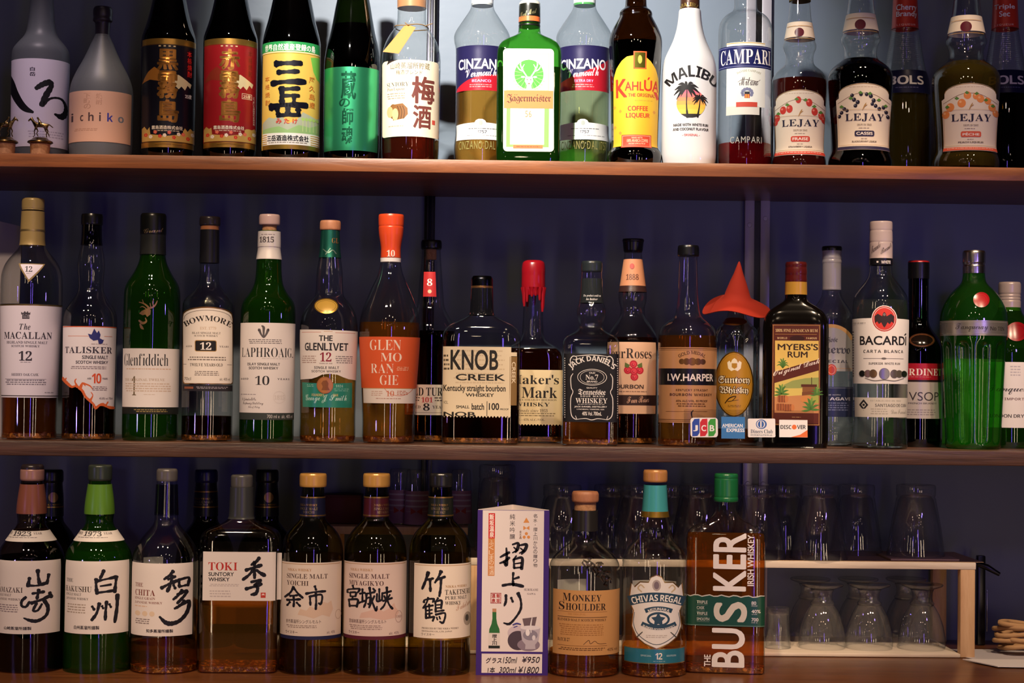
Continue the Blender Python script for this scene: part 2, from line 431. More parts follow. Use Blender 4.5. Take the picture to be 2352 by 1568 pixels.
class Label:
    STEP = 0.0018
    def __init__(L, b, name, fin, off, label, surf, parent):
        L.b = b; L.name = name; L.fin = fin; L.off = off; L.V = []; L.F = []; L.MI = []; L.mats = []; L.k = 0; L.lb = label; L.surf = surf; L.parent = parent
    # surface radius at a height: either the bottle's or an own turned profile (cap)
    def rq(L, z):
        if L.surf: return float(np.interp(z, L.surf[0], L.surf[1])), 0.0
        return L.b.rq(z)
    def P(L, u, v):
        b = L.b
        r, q = L.rq(b.z(v)); z = b.z(v, r*(1 if q < .5 else b.box[0]))
        r, q = L.rq(z)
        dx = (u - b.axis(v)) * (b.Y - r - CAM_LOC.y)/FPX
        if q > 0.5: return dx/math.cos(b.rot), z
        t = max(-0.985, min(0.985, dx/max(r, 1e-4)))
        return math.asin(t)*L.ref(), z
    def ref(L): return 0.035
    def m(L, col, fin=None):
        mm = paint(col, fin or L.fin)
        if mm not in L.mats: L.mats.append(mm)
        return L.mats.index(mm)
    def raw(L, pts, faces, col, fin=None, up=0.0, copies=0):
        k = len(L.V); lay = L.off + L.k*0.000018 + up
        if copies: n = len(pts)//copies; L.V += [(p[0], p[1], lay + 0.0000035*(q//n)) for q, p in enumerate(pts)]
        else: L.V += [(p[0], p[1], lay) for p in pts]
        i = L.m(col, fin)
        for f in faces: L.F.append(tuple(q+k for q in f)); L.MI.append(i)
    def poly(L, uv, col, fin=None, px=True):
        L.k += 1
        pts = [L.P(*p) for p in uv] if px else uv
        tri = tessellate_polygon([[Vector((p[0], p[1], 0)) for p in pts]])
        L.raw(pts, tri, col, fin); return L
    def rect(L, u0, v0, u1, v1, col, fin=None, rad=0.0):
        if rad:
            pts = []
            for cu, cv, a0 in ((u1-rad, v0+rad, -90), (u1-rad, v1-rad, 0), (u0+rad, v1-rad, 90), (u0+rad, v0+rad, 180)):
                for k in range(5):
                    a = math.radians(a0 + k*22.5); pts.append((cu+rad*math.cos(a), cv+rad*math.sin(a)))
            return L.poly(pts, col, fin)
        L.k += 1
        c = [L.P(u0, (v0+v1)/2)[0], L.P(u1, (v0+v1)/2)[0]]; um = (u0+u1)/2
        z0, z1 = L.P(um, v0)[1], L.P(um, v1)[1]
        L.raw([(c[0], z1), (c[1], z1), (c[1], z0), (c[0], z0)], [(0, 1, 2, 3)], col, fin); return L
    def frame(L, u0, v0, u1, v1, w, col, fin=None):
        L.rect(u0, v0, u1, v0+w, col, fin); L.k -= 1; L.rect(u0, v1-w, u1, v1, col, fin); L.k -= 1
        L.rect(u0, v0, u0+w, v1, col, fin); L.k -= 1; L.rect(u1-w, v0, u1, v1, col, fin); return L
    def ell(L, cu, cv, ru, rv, col, fin=None, n=28, a0=0, a1=360):
        return L.poly([(cu+ru*math.cos(math.radians(a0+(a1-a0)*k/n)), cv+rv*math.sin(math.radians(a0+(a1-a0)*k/n))) for k in range(n + (a1-a0 < 360))], col, fin)
    def ring(L, cu, cv, ru, rv, w, col, fin=None, n=36):
        L.k += 1; pts = []; F = []
        for k in range(n):
            a = 2*math.pi*k/n
            pts += [L.P(cu+ru*math.cos(a), cv+rv*math.sin(a)), L.P(cu+(ru-w)*math.cos(a), cv+(rv-w)*math.sin(a))]
        for k in range(n):
            j = (k+1) % n; F.append((2*k, 2*j, 2*j+1, 2*k+1))
        L.raw(pts, F, col, fin); return L
    def text(L, s, u0, v0, u1, v1, col, st='b', fin=None, rot=0, track=0.0, shear=0.0, slope=0.0):
        v, f = text_geo(s, st, track)
        if shear: v = v + np.stack([v[:, 1]*shear, np.zeros(len(v))], 1)
        mn, mx = v.min(0), v.max(0); w = np.maximum(mx-mn, 1e-6)
        t = (v-mn)/w
        if rot == 90: t = np.stack([1 - t[:, 1], t[:, 0]], 1)       # reads upwards
        elif rot == -90: t = np.stack([t[:, 1], 1 - t[:, 0]], 1)
        elif rot == 180: t = 1 - t
        vm = (v0+v1)/2; um = (u0+u1)/2
        s0, s1 = L.P(u0, vm)[0], L.P(u1, vm)[0]; zt, zb = L.P(um, v0)[1], L.P(um, v1)[1]
        S = s0 + (s1-s0)*t[:, 0]; Z = zb + (zt-zb)*t[:, 1] + (S-s0)*slope
        L.raw(list(zip(S, Z)), f, col, fin, up=0.000012, copies=7 if st in 'JB' else 0); return L
    def vtext(L, s, u0, v0, u1, v1, col, st='j', fin=None, gap=0.12):
        n = len(s); h = (v1-v0)/(n + (n-1)*gap)
        for i, ch in enumerate(s):
            a = v0 + i*h*(1+gap)
            if ch in '・': L.text(ch, (u0+u1)/2-1, a+h*.4, (u0+u1)/2+1, a+h*.6, col, st, fin)
            else: L.text(ch, u0, a, u1, a+h, col, st, fin)
        return L
    def arct(L, s, u0, u1, ve, vm, h, col, st='b', fin=None, track=0.0, hend=None):
        """lettering on an arc: baseline through (u0,ve),(mid,vm),(u1,ve); h = letter height"""
        v, f = text_geo(s, st, track); mn, mx = v.min(0), v.max(0)
        t = (v-mn)/(mx-mn); c = (u1-u0); g = ve-vm
        R = (c*c/4+g*g)/(2*abs(g)); A = 2*math.asin(min(1, c/2/R)); cu = (u0+u1)/2; sg = 1 if g > 0 else -1
        cv = vm + sg*R; pts = []
        for x, y in t:
            a = (x-0.5)*A; rr = R + sg*y*h*(1 if hend is None else 1 + (hend-1)*abs(2*x-1))
            pts.append(L.P(cu + rr*math.sin(a), cv - sg*rr*math.cos(a)))
        L.raw(pts, f, col, fin, up=0.000012, copies=7 if st in 'JB' else 0); return L
    def arcband(L, u0, u1, ve, vm, h, col, fin=None, n=16):
        L.k += 1; c = u1-u0; g = ve-vm; R = (c*c/4+g*g)/(2*abs(g)); A = 2*math.asin(min(1, c/2/R)); cu = (u0+u1)/2; sg = 1 if g > 0 else -1; cv = vm+sg*R
        pts = []
        for k in range(n+1):
            a = (k/n-0.5)*A
            for rr in (R, R+sg*h): pts.append(L.P(cu+rr*math.sin(a), cv-sg*rr*math.cos(a)))
        L.raw(pts, [(2*k, 2*k+2, 2*k+3, 2*k+1) for k in range(n)], col, fin); return L
    def bars(L, u0, v0, u1, v1, n, col, fill=0.45, jit=0.15, fin=None):
        """rows of print too small to read in the photo"""
        L.k += 1; h = (v1-v0)/n
        for i in range(n):
            a = u0 + random.random()*jit*(u1-u0)*0.5; e = u1 - random.random()*jit*(u1-u0)*0.5; v = v0+i*h
            while a < e:
                w = random.uniform(2.5, 9); w = min(w, e-a)
                if w > 1: L.rect(a, v, a+w, v+h*fill, col, fin); L.k -= 1
                a += w + 1.6
        return L
    def line(L, pts, w, col, fin=None):
        return L.brush([[(p[0], p[1], w) for p in pts]], col, fin, sm=False)
    def brush(L, strokes, col, fin=None, sm=True):
        """brush strokes: [(u, v, half width)...] each"""
        L.k += 1
        for st in strokes:
            P = [np.array(p if len(p) == 3 else (*p, 3), float) for p in st]
            Q = []
            if sm and len(P) > 2:
                E = [2*P[0]-P[1]] + P + [2*P[-1]-P[-2]]
                for i in range(1, len(E)-2):
                    for t in np.linspace(0, 1, 6, endpoint=False):
                        a, b, c, d = E[i-1:i+3]
                        Q.append(.5*((2*b)+(-a+c)*t+(2*a-5*b+4*c-d)*t*t+(-a+3*b-3*c+d)*t**3))
                Q.append(P[-1])
            else: Q = P
            n = len(Q); pts = []
            if sm and len(P) > 1 and P[0][2] >= 2.5:      # a loaded brush: heavy start, lean middle, drawn-out end
                if len(Q) < 6: Q = [Q[0]+(Q[-1]-Q[0])*i/8 for i in range(9)]; n = 9
                for i in range(n):
                    t = i/(n-1); q = Q[i].copy(); q[2] *= (1.16-.42*math.sin(math.pi*min(1, t*1.15)) - (.35*max(0, t-.75)/.25)) * (1+.10*math.sin(i*2.1+P[0][0]))
                    Q[i] = q
            for i in range(n):
                a, c = Q[max(0, i-1)], Q[min(n-1, i+1)]; d = c[:2]-a[:2]; d = d/(np.hypot(*d)+1e-9); nn = np.array([-d[1], d[0]]); w = max(Q[i][2], .4)
                e = Q[i][:2] + (-d*w*.6 if i == 0 else d*w*.6 if i == n-1 else 0)
                ww = w*(.55 if i in (0, n-1) and sm else 1)
                if i == 0 and sm: pts += [e+nn*ww, e-nn*ww, Q[i][:2]+nn*w, Q[i][:2]-nn*w]
                elif i == n-1 and sm: pts += [Q[i][:2]+nn*w, Q[i][:2]-nn*w, e+nn*ww, e-nn*ww]
                else: pts += [Q[i][:2]+nn*w, Q[i][:2]-nn*w]
            F = [(2*k, 2*k+1, 2*k+3, 2*k+2) for k in range(len(pts)//2-1)]
            L.raw([L.P(*p) for p in pts], F, col, fin)
        return L
    def done(L):
        b = L.b
        bm = bmesh.new(); vs = [bm.verts.new(v) for v in L.V]
        for f, i in zip(L.F, L.MI):
            try:
                q = bm.faces.new([vs[k] for k in f]); q.material_index = i
            except ValueError: pass
        S = [v[0] for v in L.V]; Z = [v[1] for v in L.V]
        def cut(axis, step, lo, hi):
            k = math.ceil(lo/step)
            while k*step < hi:
                c = k*step; g = []
                for f in bm.faces:
                    xs = [v.co[axis] for v in f.verts]
                    if min(xs) < c-1e-5 and max(xs) > c+1e-5 and max(xs)-min(xs) > step*0.8: g.append(f)
                if g:
                    ed = {e for f in g for e in f.edges}; ve = {v for f in g for v in f.verts}
                    bmesh.ops.bisect_plane(bm, geom=list(ve)+list(ed)+g, plane_co=Vector((c, 0, 0) if axis == 0 else (0, c, 0)), plane_no=Vector((1, 0, 0) if axis == 0 else (0, 1, 0)), dist=1e-7)
                k += 1
        cut(0, L.STEP, min(S), max(S))
        zz = np.linspace(min(Z), max(Z), 12); rs = [L.rq(z)[0] for z in zz]
        lin_r = np.interp(zz, [zz[0], zz[-1]], [rs[0], rs[-1]])
        if np.abs(np.array(rs)-lin_r).max() > 0.0002: cut(1, 0.003, min(Z), max(Z))
        for v in bm.verts:
            s, z, off = v.co
            r, q = L.rq(z)
            if q > 0.5:
                n = 2+q*(b.box[1]-2); d = r*(1-q)+r*b.box[0]*q
                t = max(-0.995, min(0.995, s/r)); y = -d*(1-abs(t)**n)**(1.0/n)
                gx, gy = math.copysign(abs(t)**(n-1)/r, t), -(abs(y)/d)**(n-1)/d; gl = math.hypot(gx, gy)
                v.co = (s+gx/gl*off, y+gy/gl*off, z)
            else:
                a = s/L.ref(); v.co = ((r+off)*math.sin(a), -(r+off)*math.cos(a), z)
        bm.normal_update()
        me = bpy.data.meshes.new(L.name); bm.to_mesh(me); bm.free()
        for mm in L.mats: me.materials.append(mm)
        me.polygons.foreach_set('use_smooth', [True]*len(me.polygons))
        o = bpy.data.objects.new(L.name, me); COL.objects.link(o); o.parent = L.parent or b.root
        if L.lb: o['label'] = L.lb
        return o
# ------------------------------------------------------------------ the place
YE, YW = -0.075, 0.22                      # shelf front edge, back wall
def wood(key, c1, c2, rough, scale=(3, 40, 40), coat=0.0, bump=0.25):
    m, n, l, o = mat_new(key)
    tc = n.new('ShaderNodeTexCoord'); mp = n.new('ShaderNodeMapping'); mp.inputs['Scale'].default_value = scale
    l.new(tc.outputs['Object'], mp.inputs['Vector'])
    t = n.new('ShaderNodeTexNoise'); t.inputs['Scale'].default_value = 2.2; t.inputs['Detail'].default_value = 8; t.inputs['Roughness'].default_value = 0.65
    t.inputs['Distortion'].default_value = 0.6
    l.new(mp.outputs[0], t.inputs['Vector'])
    r = n.new('ShaderNodeValToRGB'); r.color_ramp.elements[0].position = 0.32; r.color_ramp.elements[1].position = 0.68
    r.color_ramp.elements[0].color = hexc(c1); r.color_ramp.elements[1].color = hexc(c2)
    l.new(t.outputs['Fac'], r.inputs[0])
    p = n.new('ShaderNodeBsdfPrincipled'); l.new(r.outputs[0], p.inputs['Base Color']); p.inputs['Roughness'].default_value = rough
    p.inputs['Coat Weight'].default_value = coat; p.inputs['Coat Roughness'].default_value = 0.2
    b = n.new('ShaderNodeBump'); b.inputs['Strength'].default_value = bump; b.inputs['Distance'].default_value = 0.002
    l.new(t.outputs['Fac'], b.inputs['Height']); l.new(b.outputs[0], p.inputs['Normal'])
    l.new(p.outputs[0], o.inputs[0]); return m
WOOD_TOP = wood('varnished_wood', '6a3c22', '96592f', 0.38)
WOOD_MID = wood('worn_dark_wood', '3a271e', '644433', 0.40, (2.5, 30, 60), 0.0, 0.6)
WOOD_BAR = wood('bar_wood', '55301a', '774726', 0.28)
WOOD_RACK = wood('pale_rack_wood', 'c09468', 'd9b48a', 0.55, (30, 30, 4))
WOOD_BOARD = wood('pale_board_wood', 'cdbba6', 'e2d3c0', 0.5, (4, 40, 40))
CORK = wood('cork', '9a6a48', 'c8966a', 0.8, (90, 90, 90))
WOODCAP = wood('turned_cap_wood', 'a06848', 'b87c58', 0.55, (40, 40, 20))
def wall_material():
    m, n, l, o = mat_new('slate_blue_wall_paint')
    t = n.new('ShaderNodeTexNoise'); t.inputs['Scale'].default_value = 3; t.inputs['Detail'].default_value = 6
    r = n.new('ShaderNodeValToRGB'); r.color_ramp.elements[0].color = hexc('6a7889'); r.color_ramp.elements[1].color = hexc('7a8899')
    l.new(t.outputs['Fac'], r.inputs[0])
    t2 = n.new('ShaderNodeTexNoise'); t2.inputs['Scale'].default_value = 180; t2.inputs['Detail'].default_value = 3
    b = n.new('ShaderNodeBump'); b.inputs['Strength'].default_value = 0.15; b.inputs['Distance'].default_value = 0.002
    l.new(t2.outputs['Fac'], b.inputs['Height'])
    p = n.new('ShaderNodeBsdfPrincipled'); p.inputs['Roughness'].default_value = 0.5
    l.new(r.outputs[0], p.inputs['Base Color']); l.new(b.outputs[0], p.inputs['Normal']); l.new(p.outputs[0], o.inputs[0]); return m
WALLM = wall_material()
tag(MB().box(-2.5, 2.5, YW, YW+0.1, 0, 2.9).build('wall_back', WALLM, None, 0), kind='structure')
DARKW = paint('3a332e','matt')
for nm, bx in (('wall_left',(-2.5,-2.4,-4.1,YW,0,2.9)),('wall_right',(2.4,2.5,-4.1,YW,0,2.9)),('wall_front',(-2.4,2.4,-4.2,-4.1,0,2.9)),('floor',(-2.5,2.5,-4.2,YW+.1,-.1,0)),('ceiling',(-2.5,2.5,-4.2,YW+.1,2.9,3.0))):
    tag(MB().box(*bx).build(nm, DARKW, None, 0), kind='structure')
Z1, Z1b = at(1176, 368, YE).z, at(1176, 399, YE).z
Z2, Z2b = at(1176, 1023, YE).z, at(1176, 1058, YE).z
Z3 = at(1009, 1554, -0.142).z
tag(MB().box(-1.25, 1.25, YE, YW-0.001, Z1b, Z1, 0.0012).build('shelf_board', WOOD_TOP), 'upper brown varnished shelf board carrying the tall bottles', 'shelf')
tag(MB().box(-1.25, 1.25, YE, YW-0.001, Z2b, Z2, 0.002).build('shelf_board', WOOD_MID), 'middle dark worn wooden shelf board carrying the whisky row', 'shelf')
tag(MB().box(-1.25, 1.25, -0.45, YW-0.001, Z3-0.04, Z3, 0.003).build('bar_counter', WOOD_BAR), 'glossy brown wooden counter under the lowest bottle row', 'counter')
# wall rails that carry the shelves
STEEL = paint('bcb8c4', 'satin'); DARKSTEEL = paint('2a2a30', 'metal'); BLACKP = paint('0c0c0e', 'plastic')
for u, lab, wide in ((985, 'dark slotted metal shelf rail on the wall behind the eight-strip bottle', 0), (1736, 'pair of grey steel shelf rails with screws behind the orange felt hat', 1)):
    x = at(u, 700, YW).x; w = scale(YW)
    r = empty('shelf_rail', (x, YW-0.006, 0.9), 0, lab, 'shelf rail')
    if wide:
        for s in (-1, 1):
            a = MB().box(s*18*w-11*w, s*18*w+11*w, -0.004, 0.004, 0, 1.2, 0.0008).build('rail_strip', STEEL, r)
            for zz in (at(u, 518 if s < 0 else 503, YW).z, at(u, 1110, YW).z):
                q = MB().lathe([(-0.0035, 0), (-0.0035, 0.0036), (0.0, 0.0042), (0.0012, 0.003), (0.0014, 0)], 16).build('screw', STEEL, a)
                q.location = (s*18*w, -0.0035, zz-0.9); q.rotation_euler = (math.pi/2, 0, 0)
        MB().box(-8*w, 8*w, -0.002, 0.004, 0, 1.2).build('rail_channel', BLACKP, r)
    else:
        MB().box(-12*w, 12*w, -0.006, 0.004, 0, 1.2, 0.001).build('rail_strip', DARKSTEEL, r)
        for s in (-1, 1): MB().box(s*5*w-2*w, s*5*w+2*w, -0.0075, -0.005, 0, 1.2, 0.0005).build('rail_groove', BLACKP, r)
# ------------------------------------------------------------------ upper shelf
BT = 'bottle'; GT = 'bottles on the upper shelf'
SHO = 'shochu_bottle'; LIQ = 'liqueur_bottle'; VER = 'vermouth_bottle'
b = Bottle(SHO, 'frosted bottle with white label bearing one large black brush character', BT, 92, [(349,60),(343,64),(134,65),(116,63),(102,53),(82,35),(55,30),(0,26),(-60,24),(-62,0)], 0.02, Z1, FROST, lean=.035, group=GT, vmid=235)
b.cap('cap', [(-62,20),(-110,20)], BLACKP)
L = b.lab(); L.rect(27,134,157,336,'ded6e0'); L.text('白',71,154,82,163,'3a3040','J').text('岳',70,165,83,175,'3a3040','J')
L.brush([[(27,168,2),(31,188,6),(37,213,8),(48,236,8),(60,250,7),(76,258,3)], [(84,203,4),(97,194,7),(114,187,9),(117,196,7),(106,217,7),(95,241,7)], [(97,240,5),(112,226,3),(128,221,3),(142,224,4),(149,238,5),(147,254,6),(138,263,7),(124,259,3)]], '0c0a10')
L.bars(62,300,146,318,3,'b8aebc'); L.done()
b = Bottle(SHO, 'squat frosted bottle with pinkish tan label and dark screw cap', BT, 232, [(352,68),(344,71),(222,72),(202,70),(185,65),(165,56),(145,45),(120,33),(102,26),(88,19),(78,15),(60,14),(40,13)], 0.0, Z1, FROST, lean=.04, group=GT, vmid=280)
b.cap('cap', [(80,16),(52,17),(49,22),(44,22),(40,21),(34,22),(22,22),(17,19)], paint('2c2630','satin'))
L = b.lab(); L.rect(160,208,300,325,'c99f86')
for ch,u0,u1,c in (('i',166,171,'4a3434'),('c',186,193,'4a3434'),('h',204,216,'4a3434'),('i',228,232,'4a3434'),('k',246,259,'34348a'),('o',270,283,'6a7078')): L.text(ch,u0,258 if ch not in 'co' else 264,u1,278,c,'b')
L.vtext('下町の',195,214,210,250,'a87e66'); L.vtext('焼酎',222,214,236,240,'a87e66'); L.bars(172,295,226,302,2,'a87e66'); L.done()
def kirishima(cx, lean, name, base, k1, col2, dark):
    b = Bottle(SHO, name, BT, cx, [(357,56),(350,61),(92,62),(80,59),(60,52),(30,44),(0,38),(-60,25),(-120,17),(-150,17),(-152,0)], 0.0, Z1, BLACKGLASS, lean=lean, group=GT, vmid=220, liq=liquid('liq_dark',(0.02,0.01,0.005)), level=40)
    b.cap('cap', [(-150,18),(-180,18)], paint('b08830','foil'))
    L = b.lab('front_label','satin'); x = cx
    L.rect(x-59,88,x+61,338,'c89a4a','foil'); L.rect(x-59,101,x+61,326,base); L.rect(x-59,101.5,x+61,102.5,'5a3c18'); L.rect(x-59,324,x+61,325.5,'5a3c18')
    L.poly([(x-58,190),(x-44,164),(x-30,153),(x-16,163),(x-4,180),(x-20,186),(x-40,182)], 'a46c2c' if dark else '8a3020')
    L.poly([(x+10,188),(x+16,172),(x+24,170),(x+34,176),(x+46,184),(x+53,188),(x+50,198),(x+44,192),(x+38,204),(x+30,196),(x+24,203),(x+16,196)], 'e8d8a8')
    for ch,v0,v1,du in ((k1,112,160,0),('霧',162,226,-1),('島',228,280,0)):
        L.text(ch,x-24+du,v0,x+23+du,v1,'c98c44','J','foil'); L.text(ch,x-23+du,v0+.5,x+24+du,v1+.5,'c98c44','J','foil')
    if dark:
        L.rect(x+43,110,x+55,174,'30101a'); L.vtext('本格焼酎',x+44,112,x+54,172,'d42a24','J'); L.text('25度',x+38,212,x+53,222,'e8e4dc','J')
    else:
        L.vtext('本格焼酎',x+42,112,x+51,172,'7c2018','J'); L.frame(x+27,212,x+50,225,1.2,'f0d8b8'); L.text('25度',x+30,214,x+47,223,'f0d8b8','J'); L.vtext('さつまいも焼酎原料甘藷米麹',x+52,216,x+56,282,'f0d8c8','j')
    L.vtext('九州南宮崎',x-20,103.5,x-17,104,'d8c090') if 0 else None
    for i in range(4): L.rect(x-20+i*11,104,x-15+i*11,107,'d8c090')
    L.poly([(x-59,324)]+[(x-59+i*6,306-10*abs(math.sin(i*1.7+cx))-8*abs(i-10)/10) for i in range(21)]+[(x+61,324)], 'c8a458')
    L.poly([(x-40,308),(x-42,288),(x+34,288),(x+32,306),(x-4,312)], col2)
    L.text('霧島酒造株式会社',x-37,288,x+32,297,'e8dcc8','J'); L.bars(x-34,299,x+28,303,1,'d8c8b0')
    for i in range(11):
        u = x-50+i*10.4; v = 309+6*math.sin(i*2.3); c = ('d43a30','f4e8d8','e86a5a')[i%3]
        for k in range(5): L.ell(u+2.4*math.cos(k*1.257), v+2.4*math.sin(k*1.257), 2.1, 2.1, c, n=8); L.k -= 1
        L.ell(u,v,1.2,1.2,'f0d060',n=8); L.k -= 1
    L.rect(x-30,329,x+30,331,'8a6020'); L.done()
kirishima(386, .024, 'dark brown bottle with black and gold brush-lettered label', '14141f', '黒', '14141f', True)
kirishima(528, .019, 'dark brown bottle with red and gold brush-lettered label', '9c1c22', '赤', '8a2020', False)
b = Bottle(SHO, 'dark brown bottle with yellow label and heavy black characters', BT, 668, [(359,62),(352,67),(112,67),(95,66),(70,60),(45,53),(0,44),(-60,30),(-120,18),(-150,18),(-152,0)], 0.0, Z1, BLACKGLASS, lean=.026, group=GT, vmid=220, liq=liquid('liq_dark',(0.02,0.01,0.005)), level=60)
b.cap('cap', [(-150,19),(-180,19)], paint('e8e0d0','plastic'))
L = b.lab('front_label','satin'); L.rect(603,95,737,342,'e8c058'); L.rect(603,95,737,117,'2f9c52'); L.rect(603,118,737,119.5,'f4f0d8'); L.rect(603,121,737,122,'8a7a30')
L.text('世界自然遺産登録の島',611,100,725,116,'f4f4e4','J')
L.poly([(714,128),(735,123),(736,182),(728,176),(720,160)],'7cc850')
L.poly([(603,306),(603,282),(618,268),(630,272),(645,262),(660,284),(680,276),(695,256),(710,262),(725,268),(737,262),(737,306)],'b8bca0'); L.poly([(603,306),(603,296),(640,290),(660,298),(685,286),(710,290),(737,276),(737,306)],'9cc07a')
for u in (694,702,710,718,726): L.brush([[(u,300,.8),(u+1,272,.6)]],'c8d890'); L.ell(u+1,272,4,4,'b0d070',n=10)
L.rect(603,305,737,332,'f4f0e4')
for v in (308,313,318,323,328): L.rect(603,v,613,v+2,'c89a3c'); L.rect(711,v,737,v+2,'c89a3c')
L.rect(603,332,737,342,'c8a048','foil')
L.text('三岳酒造株式会社',614,310,707,324,'15151a','J'); L.bars(616,326,704,330,1,'8a8070')
K = '10101c'
L.brush([[(636,146,7),(660,145,6),(692,144,7)],[(640,166,6),(660,165,5),(686,163,6)],[(627,191,7),(655,188,6),(700,186,8)],
 [(645,206,6),(665,204,5),(687,202,6)],[(648,203,7),(648,222,7),(648,240,7)],[(650,220,5),(686,219,5)],[(675,219,6),(675,242,5)],[(624,245,8),(655,241,6),(703,240,8)],
 [(661,243,8),(661,264,7)],[(637,250,6),(640,265,6)],[(638,265,5),(688,263,5)],[(684,251,7),(685,265,5)]], K)
L.text('み',634,272,647,284,'d8483c','J').text('た',652,272,664,284,'d8483c','J').text('け',671,272,682,284,'d8483c','J')
L.vtext('屋久島産',709,173,722,244,'d8742c','j',gap=.4); L.vtext('本格焼酎',611,173,621,240,'c87830','j',gap=.5); L.done()
b = Bottle(SHO, 'dark green bottle with shiny metallic green label', BT, 808, [(360,60),(353,64),(160,65),(140,64),(110,60),(80,52),(50,46),(20,41),(0,37),(-60,25),(-110,17),(-150,17),(-152,0)], 0.0, Z1, DARKGREEN, lean=.01, group=GT, vmid=250, liq=liquid('liq_darkgreen',(0.03,0.05,0.01)), level=60)
b.cap('cap', [(-150,18),(-180,18)], paint('30a060','foil'))
L = b.lab('front_label','foil'); L.rect(745,153,869,345,'3fae78'); 
for ch,u0,v0,u1,v1 in (('蔵',783,163,818,228),('の',779,226,804,246),('師',786,248,812,287),('魂',785,290,811,332)): L.text(ch,u0,v0,u1,v1,'1c5c40','J')
L.done()
b = Bottle('plum_liqueur_bottle', 'clear round-shouldered bottle with cream label and dark red liqueur', BT, 944, [(362,63),(356,66),(152,68),(125,67),(103,61),(84,52),(70,42),(61,35),(52,33),(18,32.5),(0,32.5)], 0.0, Z1, CLEAR, group=GT, liq=tliq('tl_plum',(0.40,0.06,0.02),(.35,.05,.02),.06), level=312)
b.cap('cap', [(20,33.5),(6,34),(2,34),(-38,33)], paint('b8845c','satin'))
L = b.lab(); L.rect(878,137,1008,313,'efe3c2',rad=6); L.text('山崎蒸溜所貯蔵',897,143,987,158,'5a4428','j'); L.text('梅酒ブレンド',910,160,970,171,'5a4428','j')
L.text('SUNTORY',889,188,939,198,'5a5040','s'); L.text('Plum Liqueur',890,200,930,209,'6a5c48','s'); L.bars(889,213,932,229,3,'a09478')
L.ell(903,255,9,17,'7a5028'); L.poly([(900,240),(925,237),(936,248),(937,262),(928,272),(903,276)],'8a5c30'); L.ell(896,256,7,13,'d8b078'); L.ell(908,262,7,14,'e0bc84')
for d in (0,6,12): L.brush([[(913+d,243,.7),(917+d,256,.7),(915+d,272,.7)]],'4a3018')
L.text('梅',945,174,998,237,'6e3830','J'); L.text('酒',948,240,990,294,'6e3830','J'); L.rect(992,272,999,282,'d05040'); L.bars(890,288,930,292,1,'b0a488'); L.done()
# kraft tag tied round its neck
tz = b.z(64); tr = empty('gift_tag', (b.X, 0.0, Z1+tz), 0, 'blank kraft paper tag tied round the plum liqueur neck', 'tag')
KRAFT = paint('c08848','paper'); ry = -b.rq(tz)[0]-0.004
def tl(u, v, y): p = at(u, v, y); return (p.x-b.X, p.y, p.z-Z1-tz)
q = [tl(928,60,ry-.001), tl(938,57,ry-.001), tl(955,63,ry-.002), tl(916,123,-.048), tl(879,119,-.048)]
MB().add(q+[(x, y+.0006, z) for x, y, z in q], [(0,1,2,3,4),(9,8,7,6,5)]+[(i,i+5,(i+1)%5+5,(i+1)%5) for i in range(5)]).build('paper', KRAFT, tr, 0)
rr = b.rq(tz)[0]+.001
MB().tube([(rr*math.sin(k*.35), -rr*math.cos(k*.35), .001*math.sin(k)) for k in range(18)], .0007, 6, True).tube([(0.004, -rr, 0), (-.004, ry-.003, -.002), (-0.008, ry-.003, 0.001)], .0007, 6).tube([(rr*.8, -rr*.6, 0),(rr*1.25, -rr*.9, .002)], .0006, 6).build('string', paint('8a6a40','matt'), tr)
def cinzano(cx, label, navy, poly, extra, liqm, lv, capc, name):
    b = Bottle(VER, label, BT, cx, [(366,58),(358,61),(340,62),(322,60),(308,58.5),(112,60),(98,64),(85,65),(74,61),(60,52),(42,40),(27,30),(18,26),(0,25)], 0.055, Z1, CLEAR, group=GT, liq=liqm, level=lv)
    b.cap('cap', [(10,25.5),(-50,25)], paint('e8ecec','plastic'), fl=(60,.03,4,-45)); b.cap('cap_ring', [(14,24.5),(9,25.8),(8,25)], paint(capc,'plastic'))
    L = b.lab('front_label','satin'); x = cx
    L.rect(x-58,103,x+58,207,navy); L.poly([(x+a,v) for a,v in poly],'c02030')
    L.text('CINZANO',x-52,134,x+50,158,'f4f4f4','B'); L.text('Vermouth',x-37,158,x+34,178,'f0e8f0','c',slope=.08)
    L.text(extra,x-22,182,x+22,188,'d8a8e0','b'); L.bars(x-28,193,x+24,202,2,'d89898'); L.done()
    L = b.lab('lower_label','satin'); L.poly([(x-58,284)]+[(x-16,281),(x-13,276),(x-7,273),(x+2,273),(x+8,276),(x+11,281),(x+58,284),(x+58,320),(x-58,320)],'e4e6e4'); L.ell(x-2,282,5,6,'a8b0a8',n=12)
    L.bars(x-30,294,x+40,298,1,'6a6a6a'); L.text('1757',x-10,299,x+12,306,'40404a','b'); L.bars(x-40,310,x+50,314,1,'a0a0a0'); L.done()
    L = b.lab('embossed_lettering','gloss'); L.text('CINZANO DAL 1757',x-52,323,x+52,342,'8a8450','n',track=.1); L.done()
    return b
cinzano(1106, 'clear vermouth bottle with navy and red label and amber contents', '26224e', [(-58,207),(-56,200),(-30,182),(0,172),(58,166),(58,207)], 'BIANCO', tliq('tl_amber_light',(0.90,0.62,0.25),(.75,.38,.06),.08), 207, 'e8ecec', 'a')
b = Bottle(LIQ, 'flat square-shouldered green bottle with white and orange label', BT, 1214, [(371,71,1),(365,73,1),(126,74,1),(112,71,1),(100,62,.95),(93,50,.8),(86,35,.4),(79,27,0),(70,25,0),(40,24,0)], -0.012, Z1, BRIGHTGREEN, group=GT, box=(.6,9), liq=liquid('liq_black',(0.012,0.012,0.005)), level=160, vmid=250)
